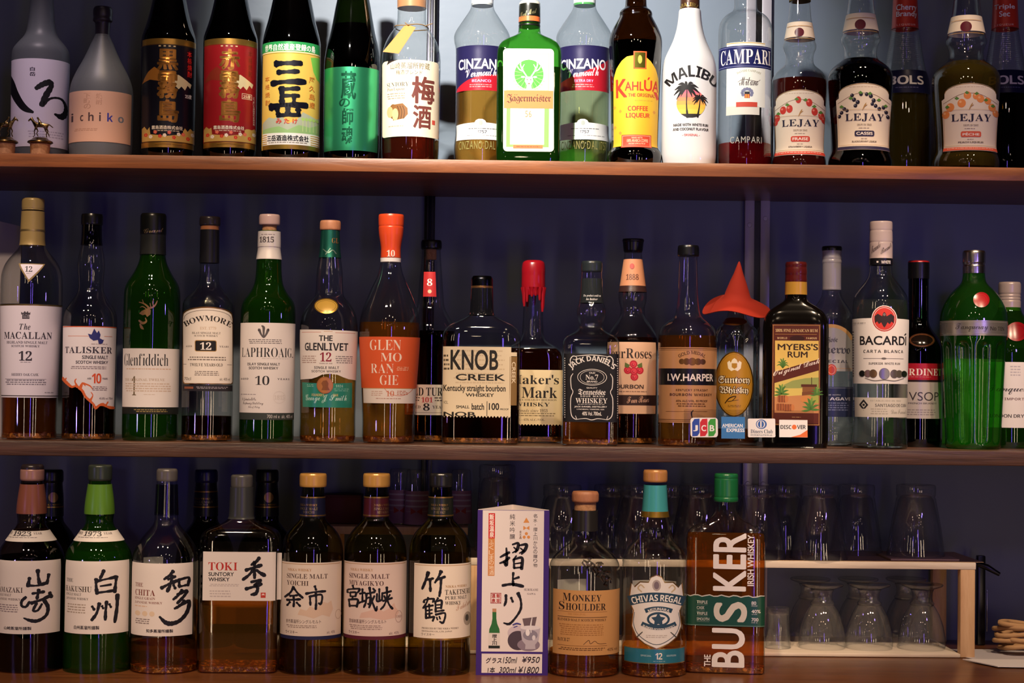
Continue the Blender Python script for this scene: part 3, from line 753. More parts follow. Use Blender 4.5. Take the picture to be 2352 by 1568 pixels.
c = b.cap('cap', [(63,24.5),(60,25.5),(56,24),(53,25),(52,25),(13,24.5),(6,23)], paint('1a1c14','satin'), fl=(70,.02,62,54))
b.cap('cap_top', [(12,24),(8,24.5),(4,21)], paint('e8e0c8','plastic')); b.cap('cap_stripe', [(52,25.2),(41,25)], paint('e8703c','plastic'))
zz = ([b.z(60),b.z(5)],[25.3*b.sc,24.8*b.sc]); L = b.lab('cap_signature','foil',.0004,surf=zz); L.text('Curt Mast',1196,28,1232,40,'e0d8a0','c',slope=.12); L.done()
L = b.lab(); L.rect(1155,112,1273,348,'c8ccc0','satin',rad=9); L.rect(1158,115,1270,345,'f2f2ec',rad=7)
L.rect(1163,122,1262,338,'86d060'); L.rect(1172,132,1251,332,'f2f2ec'); L.rect(1158,115,1270,208,'f2f2ec'); L.frame(1163,122,1262,209,3,'b8e0a0')
L.ell(1215,171,34,34,'4fae3c'); 
for k in range(-8,9):
    a = math.radians(90+k*17); L.brush([[(1215+16*math.cos(a),171-16*math.sin(a)*-1,.5),(1215+33*math.cos(a),171+33*math.sin(a),.9)]],'8ad070',sm=False); L.k -= 1
L.k += 1
W_ = 'f0ece0'
L.brush([[(1210,176,1.5),(1202,164,1.6),(1196,152,1.4),(1196,143,.8)],[(1202,164,1.4),(1193,160,1.2),(1187,150,.7)],[(1199,157,1.2),(1204,148,.7)],[(1220,176,1.5),(1228,164,1.6),(1234,152,1.4),(1234,143,.8)],[(1228,164,1.4),(1237,160,1.2),(1243,150,.7)],[(1231,157,1.2),(1226,148,.7)]],W_)
L.poly([(1207,176),(1223,176),(1225,186),(1220,196),(1222,206),(1208,206),(1210,196),(1205,186)],W_); L.ell(1201,177,5,2.4,W_,n=10).ell(1229,177,5,2.4,W_,n=10)
L.ell(1211,183,1.3,1.3,'6a4a30',n=8).ell(1219,183,1.3,1.3,'6a4a30',n=8).ell(1215,192,2.5,1.6,'8a6040',n=8)
for s in (-1,1):
    for k in range(5): L.ell(1215+s*(14+k*5),204-k*k*1.1,3.4,2,'d8c898',n=8); L.k -= 1
L.rect(1157,208,1271,249,'e8894c'); L.text('Jagermeister',1163,216,1266,238,'5a2c22','f'); L.ell(1182,218,1,1,'5a2c22',n=8).ell(1187,218,1,1,'5a2c22',n=8)
L.text('56',1206,254,1221,269,'e08a4c','n'); L.rect(1178,333,1247,341,'e07848'); L.bars(1182,336,1243,339.5,1,'b04a28'); L.done()
cinzano(1341, 'clear vermouth bottle with navy and red label and pale green contents', '26224e', [(-58,190),(-40,180),(0,165),(40,145),(58,128),(58,207),(-58,207)], 'EXTRA DRY', tliq('tl_pale_green',(0.88,0.92,0.66),(.55,.6,.2),.06), 209, '58b060', 'b')
b = Bottle(LIQ, 'dark brown ridged bottle with yellow arched label and red lettering', BT, 1459, [(373,58),(367,62),(358,62),(350,60),(343,54),(333,53),(200,57),(130,60),(100,61.5),(86,60),(70,54),(56,47),(45,41),(38,37.5),(34,38),(29,37.5),(24,34),(20,28),(16,25),(0,24),(-30,23)], 0.0, Z1, BROWN, group=GT, liq=liquid('liq_coffee',(0.01,0.006,0.003)), level=100)
b.cap('cap', [(-8,25),(-60,25)], paint('1a1210','plastic'))
L = b.lab(); x = 1460
L.poly([(1408,335),(1409,200),(1410,175),(1416,155),(1428,138),(1440,129),(1460,126),(1482,129),(1494,138),(1506,155),(1512,175),(1513,200),(1511,335)],'f0bc30')
L.frame(1455,117,1485,158,3,'d8602c'); L.rect(1458,120,1482,155,'8a8a30','foil'); L.ell(1470,136,5,10,'c8b850',n=12)
L.text('K',1415,180,1441,223,'d83c24','B').text('AHL',1435,187,1479,208,'d83c24','B').text('ÚA',1479,176,1512,208,'d83c24','B'); L.poly([(1500,208),(1508,208),(1513,222),(1508,226)],'d83c24')
L.text('THE ORIGINAL',1443,214,1504,222,'c03c24','b'); L.bars(1457,229,1500,234,1,'d8a838'); L.text('COFFEE',1442,243,1488,254,'d0402a','b').text('LIQUEUR',1438,259,1492,272,'d0402a','b')
for u,v in ((1412,244),(1425,254),(1502,255),(1413,290),(1425,304)): L.ell(u,v,3.5,4.5,'e09838',n=4)
L.rect(1428,309,1495,338,'d84a30'); L.frame(1430,311,1493,336,1,'f0b890'); L.text('MADE WITH',1451,314,1475,317.5,'f4c8a0','b').text('100% ARABICA COFFEE',1440,319,1488,326,'f4c8a0','B').text('FROM VERACRUZ',1444,328,1482,331.5,'f4c8a0','b'); L.done()
b = Bottle(LIQ, 'opaque white bottle with palm tree and sunset picture', BT, 1583, [(376,58),(370,62),(360,63),(168,63),(150,61),(134,57),(115,48),(94,38),(67,30),(40,26.5),(24,25.5),(22,22)], 0.0, Z1, paint('e6e4e2','gloss'), group=GT)
b.cap('cap', [(23,22.5),(-40,22)], paint('4a2c1c','satin'))
zz = ([b.z(24),b.z(-40)],[22.7*b.sc,22.2*b.sc]); L = b.lab('cap_lettering','foil',.0004,surf=zz); L.arct('MALIBU',1563,1600,18,14,9,'e0c070','b'); L.done()
L = b.lab('front_print'); L.arct('MALIBU',1538,1641,196,176,27,'1c1a1c','b',hend=.7)
S = 33; cu, cv = 1587, 237
def chord(v0, v1, c):
    pts = []
    for v in np.linspace(v0, v1, 8): pts.append((cu - math.sqrt(max(0, S*S-(v-cv)**2)), v))
    for v in np.linspace(v1, v0, 8): pts.append((cu + math.sqrt(max(0, S*S-(v-cv)**2)), v))
    L.poly(pts, c); L.k -= 1
for v0,v1,c in ((204.2,214,'e86a80'),(214,223,'ee7a74'),(223,231,'f09060'),(231,240,'f4a850'),(240,250,'f8c048'),(250,261,'f4cc50')): chord(v0,v1,c)
L.k += 1; chord(261,269.8,'2a2624'); L.k += 1
D = '1a1816'
L.brush([[(1579,268,3),(1577,240,1.8),(1578,205,1.2)],[(1602,268,2.4),(1606,245,1.4),(1608,228,1)]],D)
for (pu,pv,sz) in ((1578,203,1),(1608,226,.6)):
    for dx,dy in ((-30,14),(-28,2),(-20,-10),(-5,-14),(14,-12),(26,-2),(30,12),(24,24),(12,20),(-14,18),(-24,24)):
        L.brush([[(pu,pv,.6*sz),(pu+dx*.5*sz,pv+(dy*.5-6)*sz,3.2*sz),(pu+dx*sz,pv+dy*sz,.5)]],D); L.k -= 1
L.k += 1
L.text('MADE WITH WHITE RUM',1547,283,1626,289,'3a3634','b').text('AND COCONUT FLAVOUR',1546,293,1627,299,'3a3634','b').text('- ORIGINAL -',1567,307,1607,312,'d8706a','b'); L.done()
b = Bottle(LIQ, 'clear straight bottle with blue banner label and a little red liqueur', BT, 1711, [(377,60),(371,62),(72,62),(56,59.5),(44,53),(35,44),(29,33),(24,28),(16,26),(0,26),(-40,25)], 0.0, Z1, CLEAR, group=GT, liq=tliq('tl_red',(0.6,0.02,0.03),(.5,.01,.02),.09), level=333)
b.cap('cap', [(-36,26),(-70,26)], paint('b03030','plastic'))
L = b.lab(); L.rect(1669,96,1757,245,'e8eee6'); L.rect(1669,97,1757,99,'c8a860'); L.rect(1668,243,1744,263,'dcdcd0'); L.rect(1651,104,1771,155,'1f2560','satin'); L.rect(1651,106.5,1771,107.5,'8a90c0'); L.rect(1651,151,1771,152,'8a90c0')
L.text('CAMPARI',1656,112,1769,146,'f4f4f0','s'); L.arct('DAVIDE CAMPARI',1694,1746,170,164,5,'a8a890','s'); L.text('Milano',1698,176,1741,196,'4a3a40','c'); L.brush([[(1695,188,.4),(1708,182,.5),(1738,186,.6),(1746,182,.4)]],'6a5a50')
for k in range(9):
    a = math.radians(150+k*30); L.ell(1716+11*math.cos(a),213+9*math.sin(a),4,4,'7a80a0',n=8); L.k -= 1
L.k += 1; L.rect(1710,210,1722,218,'30303a'); L.rect(1710,216,1722,225,'e0a848')
for k in (0,5,10): L.rect(1710+k,216,1712+k,225,'c04838')
L.rect(1691,234,1739,245,'c84838'); L.done()
L = b.lab('embossed_lettering','gloss'); L.text('CAMPARI',1677,313,1749,328,'a8a8a0','n',track=.1); L.done()
def lejay(cx, v, hw, label, kind, liqm, level, fruit, leaf, pill, word, small, lab, Y):
    k = hw; o = v      # widths scale with the bottle, heights follow its own photo rows
    prof = [(380,.965),(374,.985),(362,.95),(352,.9),(342,.875),(300,.9),(240,.96),(190,1.0),(172,.985),(158,.88),(148,.72),(140,.57),(132,.5),(118,.485),(106,.53),(98,.59),(93,.60),(88,.60),(82,.56),(76,.55),(35,.44),(20,.41),(0,.38),(-30,.34)]
    b = Bottle(LIQ, label, BT, cx, [(380+(p[0]-380)*o, p[1]*k) for p in prof], Y, Z1, CLEAR, group=GT, liq=liqm, level=level)
    vv = lambda q: 380+(q-380)*o
    b.cap('stopper', [(vv(-28),k*.36),(vv(-30),k*.4),(vv(-60),k*.4)] if o > .97 else [(vv(-34),k*.36),(6,25),(-30,25)], paint('6a5a2c','matt'))
    b.sleeve('collar_label', vv(74), vv(36), paint('e4d6c4','paper'), .0004)
    L = b.lab('collar_seal','wax',.001); L.ell(cx, vv(56), k*.16, k*.155, '5a1c2c'); L.k += 1; L.rect(cx-k*.42,vv(40),cx+k*.42,vv(41.2),'b89058'); L.rect(cx-k*.5,vv(70),cx+k*.5,vv(71.2),'b89058'); L.done()
    u0,va,u1,vb = lab; um = (u0+u1)/2; w = (u1-u0)/2
    L = b.lab()
    top = [(um+w*.9*math.cos(math.pi-math.pi*t/12), va+20-20*math.sin(math.pi*t/12)) for t in range(13)]
    pts = [(u0+3,vb),(u0,va+36)] + [(u0+w*.1,va+32)] + top + [(u1-w*.1,va+32),(u1,va+36),(u1-3,vb)]
    L.poly(pts,'e8dcc8'); L.brush([[(p[0],p[1]+1.2,.8) for p in top]],'c09048','foil',sm=False)
    L.bars(um-w*.6,va+8,um+w*.6,va+11,1,'c8b49c')
    L.brush([[(u0+4,va+44,.5),(um-w*.4,va+27,.6),(um,va+23,.6),(um+w*.4,va+27,.6),(u1-4,va+44,.5)]],'8a6a5a')
    for fu,fv,fr in fruit:
        L.ell(um+fu*w, va+fv, fr*(.95 if kind != 's' else .9), fr*(1.15 if kind == 's' else 1), leaf[0], n=16); L.ell(um+fu*w-fr*.3, va+fv-fr*.35, fr*.3, fr*.3, leaf[1], n=10); L.k -= 1.5
    for fu,fv,s in ((-.55,34,1),(-.2,22,1),(.3,24,-1),(.62,38,-1),(-.88,52,1),(.86,50,-1)): L.poly([(um+fu*w,va+fv),(um+fu*w+5*s,va+fv-4),(um+fu*w+11*s,va+fv+1),(um+fu*w+5*s,va+fv+4)],'5a8a3c')
    L.brush([[(um-3,va+62,.6),(um+2,va+52,1.6),(um+5,va+46,.7)],[(um+2,va+54,.6),(um+7,va+50,.8)]],'b08850')
    h = vb-va
    L.text('LEJAY',um-w*.66,va+h*.455,um+w*.7,va+h*.575,'26243c','s'); L.text('DEPUIS 1841',um-w*.24,va+h*.61,um+w*.28,va+h*.64,'8a7a6c','s'); L.bars(um-w*.2,va+h*.67,um+w*.2,va+h*.69,1,'a8988a')
    L.rect(um-w*.33,va+h*.715,um+w*.37,va+h*.8,pill,rad=4); L.text(word,um-w*.27,va+h*.735,um+w*.31,va+h*.78,'f4ece0','B'); L.bars(um-w*.12,va+h*.83,um+w*.12,va+h*.85,1,'a8988a')
    L.text(small,um-w*.42,va+h*.865,um+w*.45,va+h*.895,'5a4a44','b'); L.rect(u0+4,vb-8,u1-4,vb-1,pill); L.bars(u0+8,vb-6,u1-8,vb-3.5,1,'e8d0c0')
    L.frame(u0+6,va+60,u1-6,vb-11,.7,'c8a878'); L.done()
lejay(1836, .945, 64, 'clear liqueur bottle with strawberries on its cream label', 's', tliq('tl_straw',(0.40,0.08,0.05),(.3,.05,.03),.05), 186, ((-.85,62,8),(-.62,46,8),(-.38,44,8),(-.05,24,7),(.35,30,8),(.55,50,8),(.8,58,8),(.9,66,7),(-.9,72,6)), ('c83a30','e88a78'), 'cc4434', 'FRAISE', 'STRAWBERRY LIQUEUR', (1776,205,1898,355), .005)
lejay(1976, 1.0, 75, 'large black liqueur bottle with blackcurrants on its cream label', 'c', liquid('liq_black',(0.012,0.012,0.005)), 138, ((-.8,66,4.5),(-.7,58,4.5),(-.88,74,4.5),(-.6,62,4),(-.35,38,5),(-.22,44,5),(-.42,28,4.5),(-.1,26,4.5),(-.3,52,4.5),(.1,26,4.5),(.25,30,5),(.35,40,5),(.42,52,4.5),(.55,58,4.5),(.7,54,4.5),(.8,64,4.5),(.86,74,4.5),(.3,48,4)), ('1c1a2c','8a88a0'), '2c2848', 'CASSIS', 'BLACKCURRANT LIQUEUR', (1921,190,2047,343), -.004)
def bols(cx, label, w1, w2, liqm, capx):
    prof = [(378,57),(371,60),(262,60),(218,58.5),(190,56),(172,51),(158,46.5),(150,44.5)]
    v = 147
    while v > 68:
        t = (150-v)/80; r = 44.5-14*t; prof += [(v,r+.8),(v-2.2,r-.9)]; v -= 4.6
    prof += [(66,29.5),(0,26.5),(-40,25)]
    b = Bottle(LIQ, label, BT, cx, prof, 0.085, Z1, CLEAR, group=GT, liq=liqm, level=217)
    b.sleeve('cap', 68, -40, paint('d4402c','satin'), .0008)
    L = b.lab('cap_lettering','print',.0012); L.text(w1,capx-21,9,capx+22,27 if 'y' in w1 else 23,'f0ece4','B').text(w2,capx-21 if len(w2)>4 else capx-11,25,capx+23 if len(w2)>4 else capx+12,41 if 'y' in w2 else 38,'f0ece4','B').text('LIQUEUR',capx-20,54,capx+20,59,'f0b8a0','b',track=.15); L.done()
    L = b.lab('front_label','satin'); L.rect(cx-58,160,cx+58,212,'16183a'); L.text('BOLS',cx-36,173,cx+42,193,'e0dcd8','b'); L.bars(cx-25,199,cx+35,203,1,'5a5a80'); L.done()
bols(2078, 'tall bottle with red neck and blue label between the two rightmost cream-labelled liqueurs', 'Cherry', 'Brandy', tliq('tl_olive_dark',(0.45,0.33,0.10),(.3,.22,.04),.05), 2081)
lejay(2219, .985, 78, 'large olive liqueur bottle with peaches on its cream label', 'p', tliq('tl_olive',(0.62,0.48,0.12),(.45,.32,.05),.07), 145, ((-.85,70,9),(-.7,54,10),(-.3,46,10),(-.1,28,9),(.35,36,9),(.2,30,8),(.75,54,9),(.88,66,8),(.6,40,8)), ('e8904c','f4bc84'), 'd85c40', 'PÊCHE', 'PEACH LIQUEUR', (2164,190,2293,345), -.006)
bols(2308, 'tall bottle with red neck and blue label at the right end of the upper shelf', 'Triple', 'Sec', liquid('liq_darkgreen',(0.03,0.05,0.01)), 2307)
# horse figurine cork stoppers
BRONZE = paint('7a6440','metal')
def horse(cx, label, flip):
    p = at(cx, 345, -0.036); s = scale(-0.036); r = empty('bottle_stopper', (p.x, -0.036, Z1), 0, label, 'bottle stopper')
    MB().lathe([(0,0),(0,21*s),(30*s,22.5*s),(31*s,0)],28).build('cork', CORK, r)
    z0 = 31*s
    MB().lathe([(z0,0),(z0,25*s),(z0+2*s,29*s),(z0+5*s,28*s),(z0+9*s,20*s),(z0+13*s,16*s),(z0+15*s,0)],32).build('base', BRONZE, r)
    me = bpy.data.meshes.new('horse_figure')
    pts = [(-12,14,.0,6),(0,15,0,5.4),(10,15,0,6.2),  # rump, barrel, shoulder
           (16,22,0,3.6),(20,29,0,2.8),(25,27,0,2.2),(28,23,0,1.5), (-20,16,0,1.5),(-29,9,0,1.1),
           (-13,7,2.2,2.6),(-17,1,2.4,1.5),(-13,-5,2.4,1.3),(-14,-13,2.4,1.1), (-11,7,-2.2,2.6),(-13,0,-2.4,1.5),(-19,-5,-2.4,1.3),(-21,-12,-2.4,1.1),
           (11,8,2.2,2.3),(15,1,2.4,1.4),(13,-6,2.4,1.2),(16,-13,2.4,1.1), (9,8,-2.2,2.3),(5,1,-2.4,1.4),(8,-5,-2.4,1.2),(4,-12,-2.4,1.1), (20,34,1.4,.8),(2,22,0,3.2),(5,29,0,2.2),(8,33,0,2.4)]
    ed = [(0,1),(1,2),(2,3),(3,4),(4,5),(5,6),(0,7),(7,8),(0,9),(9,10),(10,11),(11,12),(0,13),(13,14),(14,15),(15,16),(2,17),(17,18),(18,19),(19,20),(2,21),(21,22),(22,23),(23,24),(4,25),(1,26),(26,27),(27,28)]
    fx = -1 if flip else 1
    me.from_pydata([(fx*a[0]*s, a[2]*s, z0+(28+a[1])*s) for a in pts], ed, []); me.materials.append(BRONZE)
    o = bpy.data.objects.new('horse_figure', me); COL.objects.link(o); o.parent = r
    sk = o.modifiers.new('skin','SKIN'); 
    for q,a in zip(me.skin_vertices[0].data, pts): q.radius = (a[3]*s, a[3]*s)
    me.skin_vertices[0].data[1].use_root = True
    o.modifiers.new('sub','SUBSURF').levels = 1; o.modifiers['sub'].render_levels = 2
horse(92, 'cork stopper topped by a bronze horse, in front of the white brush-character label', True)
horse(12, 'cork stopper topped by a bronze horse at the far left shelf end', False)
# ------------------------------------------------------------------ middle shelf
GM = 'bottles on the middle shelf'; WB = 'whisky_bottle'
PAP = 'e2dad6'
AMB = tliq('tl_amber',(0.80,0.46,0.14),(.55,.22,.04),.05); AMBD = tliq('tl_amber_deep',(0.62,0.28,0.08),(.42,.14,.025),.04); GOLD = tliq('tl_gold',(0.88,0.62,0.24),(.65,.34,.06),.06); BRN = liquid('liq_brown',(0.20,0.06,0.018)); WATER = tliq('tl_clear',(0.96,0.97,0.95),(.5,.55,.5),.02)
b = Bottle(WB, 'clear tapering bottle with triangular neck label at the far left of the middle shelf', BT, 71, [(1013,58),(1007,61),(912,62.5),(800,66),(697,69),(645,69),(622,66),(602,57),(585,43),(572,32),(562,27),(480,24.5),(470,24)], -0.018, Z2, CLEAR, lean=.024, group=GM, liq=AMBD, level=880, vmid=760)
b.sleeve('neck_foil', 564, 486, paint('a8905c','satin'), .0008); b.cap('cap', [(483,25.5),(482,24.5),(479,25.5),(459,25.5),(456,23)], paint('a8905c','satin')); b.sleeve('foil_band', 532, 528, paint('c8b078','foil'), .0012)
L = b.lab(); L.rect(-2,697,142,913,'dcd4dc'); L.rect(-2,697,142,699,'2a2420'); L.rect(-2,699,142,701.5,'a88c50','foil'); L.rect(-2,908,142,910,'2a2420')
L.poly([(52,732),(52,722),(50,722),(50,716),(54,719),(58,714),(61,718),(64,714),(67,719),(70,716),(70,722),(68,722),(68,732)],'4a444c'); L.bars(53,722,68,731,3,'b8b0b8',fill=.3)
L.text('The',46,743,70,757,'403a44','i'); L.text('MACALLAN',13,762,117,778,'3c3640','s'); L.text('HIGHLAND SINGLE MALT',18,783,107,789,'5a5460','s'); L.text('SCOTCH WHISKY',28,792,90,797,'5a5460','s')
L.text('12',44,806,73,828,'342e38','s'); L.bars(46,831,71,833,1,'6a6470'); L.text('SHERRY OAK CASK',28,857,87,863,'5a5460','s'); L.bars(14,872,104,886,3,'7a7480'); L.rect(14,870,104,870.8,'7a7480'); L.bars(100,900,120,904,1,'9a949c'); L.done()
L = b.lab('neck_label'); L.poly([(45,605),(103,605),(67,648)],'8a7448'); L.poly([(49,607),(99,607),(67,642)],'dcd4dc'); L.text('12',59,611,75,624,'302a34','s'); L.bars(61,627,72,629,1,'6a6470'); L.done()
b = Bottle(WB, 'clear bulbous-neck bottle whose white label ends in a ragged orange edge', BT, 207, [(1010,57),(1004,60),(738,60.5),(722,59),(706,53),(692,42),(678,33),(666,27.5),(645,28),(612,31),(587,29),(563,23),(540,21.5),(515,21)], -0.018, Z2, CLEAR, lean=.022, group=GM, liq=BRN, level=800, vmid=760)
b.sleeve('neck_sleeve', 563, 516, glass('sleeve_smoke',(.25,.24,.27),(.05,.05,.06)), .0008); b.cap('cap', [(517,23.5),(514,24.5),(497,24.5),(492,23)], BLACKP)
L = b.lab(); coast = [(146,750),(145,870),(150,876),(158,884),(166,890),(176,888),(184,894),(190,900),(196,912),(206,922),(214,930),(218,938),(226,932),(234,930),(242,934),(250,937),(259,938),(266,752)]
L.poly([(146,748),(145,872)]+coast[2:-1]+[(266,752)],'ddd5d6')
L.brush([[(p[0],p[1]-1.5,2.2+1.6*abs(math.sin(p[0]))) for p in coast[1:-1]]],'d2622e'); L.brush([[(178,888,3),(173,876,2),(176,870,1)],[(184,892,4),(190,880,3),(196,886,1)],[(192,880,2),(206,886,1.5),(212,894,.8)],[(206,920,3),(212,908,1.5),(208,900,.8)],[(240,932,3),(246,922,1.5)],[(150,876,3),(154,868,1)]],'d2622e')
L.rect(146,749,266,751,'cc5a30'); L.rect(158,771,204,772,'cc7a58'); L.rect(238,771,256,772,'cc7a58')
L.poly([(216,754),(222,764),(226,758),(230,768),(228,776),(236,780),(238,778),(234,788),(226,790),(224,780),(214,782),(206,776),(202,766),(210,768)],'2c2f70'); L.bars(208,789,248,791,1,'7a5a58')
L.text('TALISKER',152,796,255,811,'3a3440','s'); L.text('SINGLE MALT',189,816,246,824,'3a3440','b').text('SCOTCH WHISKY',175,828,246,835,'3a3440','b'); L.bars(160,841,246,849,2,'8a7a80'); L.text('10',210,857,231,880,'d2502c','b'); L.text('AGED',200,867,209,871,'5a5058','b').text('YEARS',233,867,245,871,'5a5058','b'); L.bars(210,887,244,898,3,'8a7a80'); L.text('45.8% vol 700ml',226,912,256,917,'6a6068','n'); L.done()
b = Bottle(WB, 'dark green bottle with golden stag on its shoulder and white lower label', BT, 348, [(1010,60),(1004,63),(702,64),(666,63),(649,57),(633,46),(616,37),(602,31),(585,28),(540,27)], -0.018, Z2, GREEN, lean=.008, group=GM, liq=tliq('tl_green_dark',(0.30,0.45,0.10),(.06,.22,.02),.05), level=850)
b.sleeve('neck_foil', 585, 538, paint('2a2c2a','satin'), .0009); b.cap('cap', [(541,28),(538,29.5),(496,29.5),(491,27)], paint('101210','plastic'))
zz = ([b.z(541),b.z(490)],[29.6*b.sc]*2); L = b.lab('cap_signature','foil',.0004,surf=zz); L.text('Grant',329,526,372,536,'c8b080','c',slope=.05); L.done()
L = b.lab('stag_emblem','foil'); G_ = 'c89a6a'
L.brush([[(320,694,1),(330,697,1.6),(338,703,2),(342,708,2.5)],[(336,709,1),(328,704,1.2),(322,706,.6)],[(342,708,2.4),(352,704,1.8),(358,696,1.4),(360,690,.6)],[(352,704,1.2),(350,694,1),(352,687,.6)],[(346,706,1.2),(344,696,.8)],[(330,697,1),(327,688,.6)]],G_)
L.poly([(340,707),(346,712),(345,722),(338,728),(334,722),(328,724),(320,720),(326,714),(334,710)],G_); L.brush([[(320,736,2),(328,742,3),(336,738,2),(334,730,1)],[(322,744,1.5),(326,752,3),(330,756,1)]],G_); L.done()
L = b.lab(); L.rect(284,800,412,935,'ddd5d0'); L.text('Glenfiddich',288,812,386,840,'2c2c30','t'); L.bars(288,846,392,851,1,'c8a890'); L.text('1',305,864,315,908,'6a5a40','t'); L.text('THE ORIGINAL TWELVE',290,869,378,875,'b09a84','s'); L.bars(290,880,396,902,4,'c4ae9c'); L.bars(330,905,360,908,1,'c8b8a8'); L.done()
L = b.lab('lower_strip'); L.rect(284,936,410,951,'1a1c18'); L.bars(310,940,386,948,2,'a08850'); L.done()
b = Bottle(WB, 'clear bottle with cream arched label and black number panel, left of the pink-capped green bottle', BT, 478, [(1010,56),(1004,58),(905,58),(702,59),(692,57),(682,50),(672,39),(661,29),(646,22),(604,21),(520,20)], -0.018, Z2, CLEAR, lean=.024, group=GM, liq=BRN, level=955, vmid=780)
b.sleeve('neck_foil', 604, 528, paint('1c1c20','satin'), .0009); b.sleeve('neck_ring', 528, 518, paint('b8784c','satin'), .0006); b.cap('cap', [(519,22),(517,24),(501,24),(498,22)], paint('2a2426','plastic'))
L = b.lab('neck_print'); L.text('No1 VAULTS',466,597,506,602,'d8ccc8','s'); L.done()
arch = lambda x0,x1,vt,ve,n=12: [((x0+x1)/2+(x1-x0)/2*math.cos(math.pi-math.pi*t/n)*(1 if t in (0,n) else 1), ve-(ve-vt)*math.sin(math.pi*t/n)**.8) for t in range(n+1)]
L = b.lab(); L.poly([(424,882),(420,878),(420,728)]+arch(420,535,704,724)[1:-1]+[(535,728),(534,878),(531,882)],'a87c48','foil'); L.poly([(425,880),(422,876),(422,730)]+arch(422,533,707,727)[1:-1]+[(533,730),(532,876),(529,880)],'e6dcd0')
L.brush([[(p[0],p[1]+3,.5) for p in arch(424,531,709,730)]],'4a4038',sm=False); L.arct('BOWMORE',428,528,751,737,13,'2a2422','s'); L.text('EST. 1779',460,750,496,757,'c8b098','s'); L.text('ISLAY SINGLE MALT',442,762,506,767,'5a5048','s').text('SCOTCH WHISKY',447,769,500,773,'5a5048','s')
L.rect(448,781,497,807,'b08a50',rad=4); L.rect(449.5,782.5,495.5,805.5,'1c1a1a',rad=3); L.text('12',460,786,485,803,'f0e8e0','s'); L.text('AGED',428,793,442,797,'6a6058','s').text('YEARS',503,793,524,797,'6a6058','s'); L.bars(430,819,520,830,2,'7a7068'); L.text('TWELVE YEARS OLD',437,834,510,841,'4a4038','s'); L.rect(422,836,429,836.8,'6a6058'); L.rect(520,836,531,836.8,'6a6058'); L.bars(444,852,505,864,3,'8a8078'); L.text('70cl',424,866,439,873,'6a6058','n').text('alc. 40% vol',503,867,526,873,'6a6058','n'); L.done()
L = b.lab('lower_strip'); L.rect(420,884,532,898,'242026'); L.rect(424,888,444,893,'8a5038'); L.bars(450,888,524,894,2,'a098a0'); L.done()
b = Bottle(WB, 'dark green bottle with white neck collar, pinkish cap and tall white label', BT, 615, [(1015,59),(1009,62),(722,62.5),(703,61.5),(688,55.5),(676,45),(661,36),(647,31.5),(620,29),(597,28.5),(588,27),(572,24.5),(566,25.5),(530,24.5)], -0.018, Z2, GREEN, lean=.022, group=GM, liq=tliq('tl_green_dark',(0.30,0.45,0.10),(.06,.22,.02),.05), level=690, vmid=790)
b.sleeve('neck_collar', 596, 532, paint('e0dad8','satin'), .0008); b.cap('cork', [(532,16.5),(514,16.5)], CORK); b.cap('cap', [(517,22.5),(515,24),(497,24),(493,22)], paint('c8a8a0','plastic'))
zz=(b.pz,b.pr); L = b.lab('collar_print','print',.0012); L.text('1815',600,543,630,556,'4a4244','s'); L.bars(602,537,634,540,1,'a89a98'); L.rect(590,565,646,566,'b8b0ae'); L.done()
L = b.lab(); L.rect(550,741,679,948,'e2dad6'); L.rect(550,948,679,964,'3a403c'); L.text('700 ml e  alc. 40% vol',612,952,670,960,'c8c4c0','n')
L.brush([[(606,775,2),(606,762,2.4),(606,752,3),(602,748,1.5)],[(604,774,1.5),(599,765,2.4),(596,757,3),(594,760,1)],[(608,774,1.5),(613,765,2.4),(616,757,3),(618,760,1)]],'5a5456'); L.bars(572,779,648,791,3,'7a7476'); L.text('LAPHROAIG',557,798,669,820,'2c2a2c','t'); L.ell(671,819,1.2,1.2,'2c2a2c',n=8)
L.bars(600,822,664,826,1,'c8c0bc'); L.text('ISLAY SINGLE MALT',569,833,642,839,'4a4648','b').text('SCOTCH WHISKY',572,842,638,848,'4a4648','b'); L.text('10',586,863,618,884,'302e30','t'); L.text('AGED',554,868,571,872,'5a5658','b',track=.2).text('YEARS',636,868,663,872,'5a5658','b',track=.2)
L.text('D. Johnston & Co.',557,913,588,922,'5a4a50','c').text('Laphroaig Distillery',558,923,604,931,'5a4a50','c').text('Isle of Islay',570,932,596,939,'5a4a50','c'); L.ring(640,912,14,14,1,'d8cec8'); L.text('1815',628,907,652,917,'d4cac4','s'); L.bars(553,905,590,908,1,'9a9092'); L.done()
b = Bottle(WB, 'clear bottle with gold oval seal, white wavy label and teal lower label', BT, 755, [(1013,60),(1005,64),(962,63),(880,64),(770,66.5),(737,65),(717,60),(700,50),(687,39),(678,32),(655,30.5),(625,30),(602,26.5),(575,22),(528,20)], -0.018, Z2, CLEAR, lean=.02, group=GM, liq=GOLD, level=850, vmid=790)
b.sleeve('neck_foil', 592, 529, paint('2f7a68','foil'), .0008); b.cap('cap', [(529,22.5),(527,24),(511,24),(507,22)], WOODCAP)
L = b.lab('neck_print','foil',.0013); L.text('GL',763,546,777,558,'c8a868','s'); L.brush([[(745,572,1),(755,580,1.4),(765,574,1),(772,582,1.2)],[(750,584,1),(760,570,1)]],'a8d0b8'); L.done()
L = b.lab('gold_seal','satin',.0008); L.ell(750,702.5,27,17.5,'b8923c','foil'); L.ell(750,702.5,24.5,15,'c8a048'); L.ring(750,702.5,22,13,1,'8a6c28'); L.done()
L = b.lab(); L.poly([(688,756),(822,759),(820,873),(800,870),(788,866),(774,860),(757,858),(740,860),(728,866),(716,870),(690,872)],'e4dcd6'); L.rect(694,762,738,763,'c07060'); L.rect(770,763,816,764,'c07060'); L.rect(744,760.5,764,761.5,'c09060')
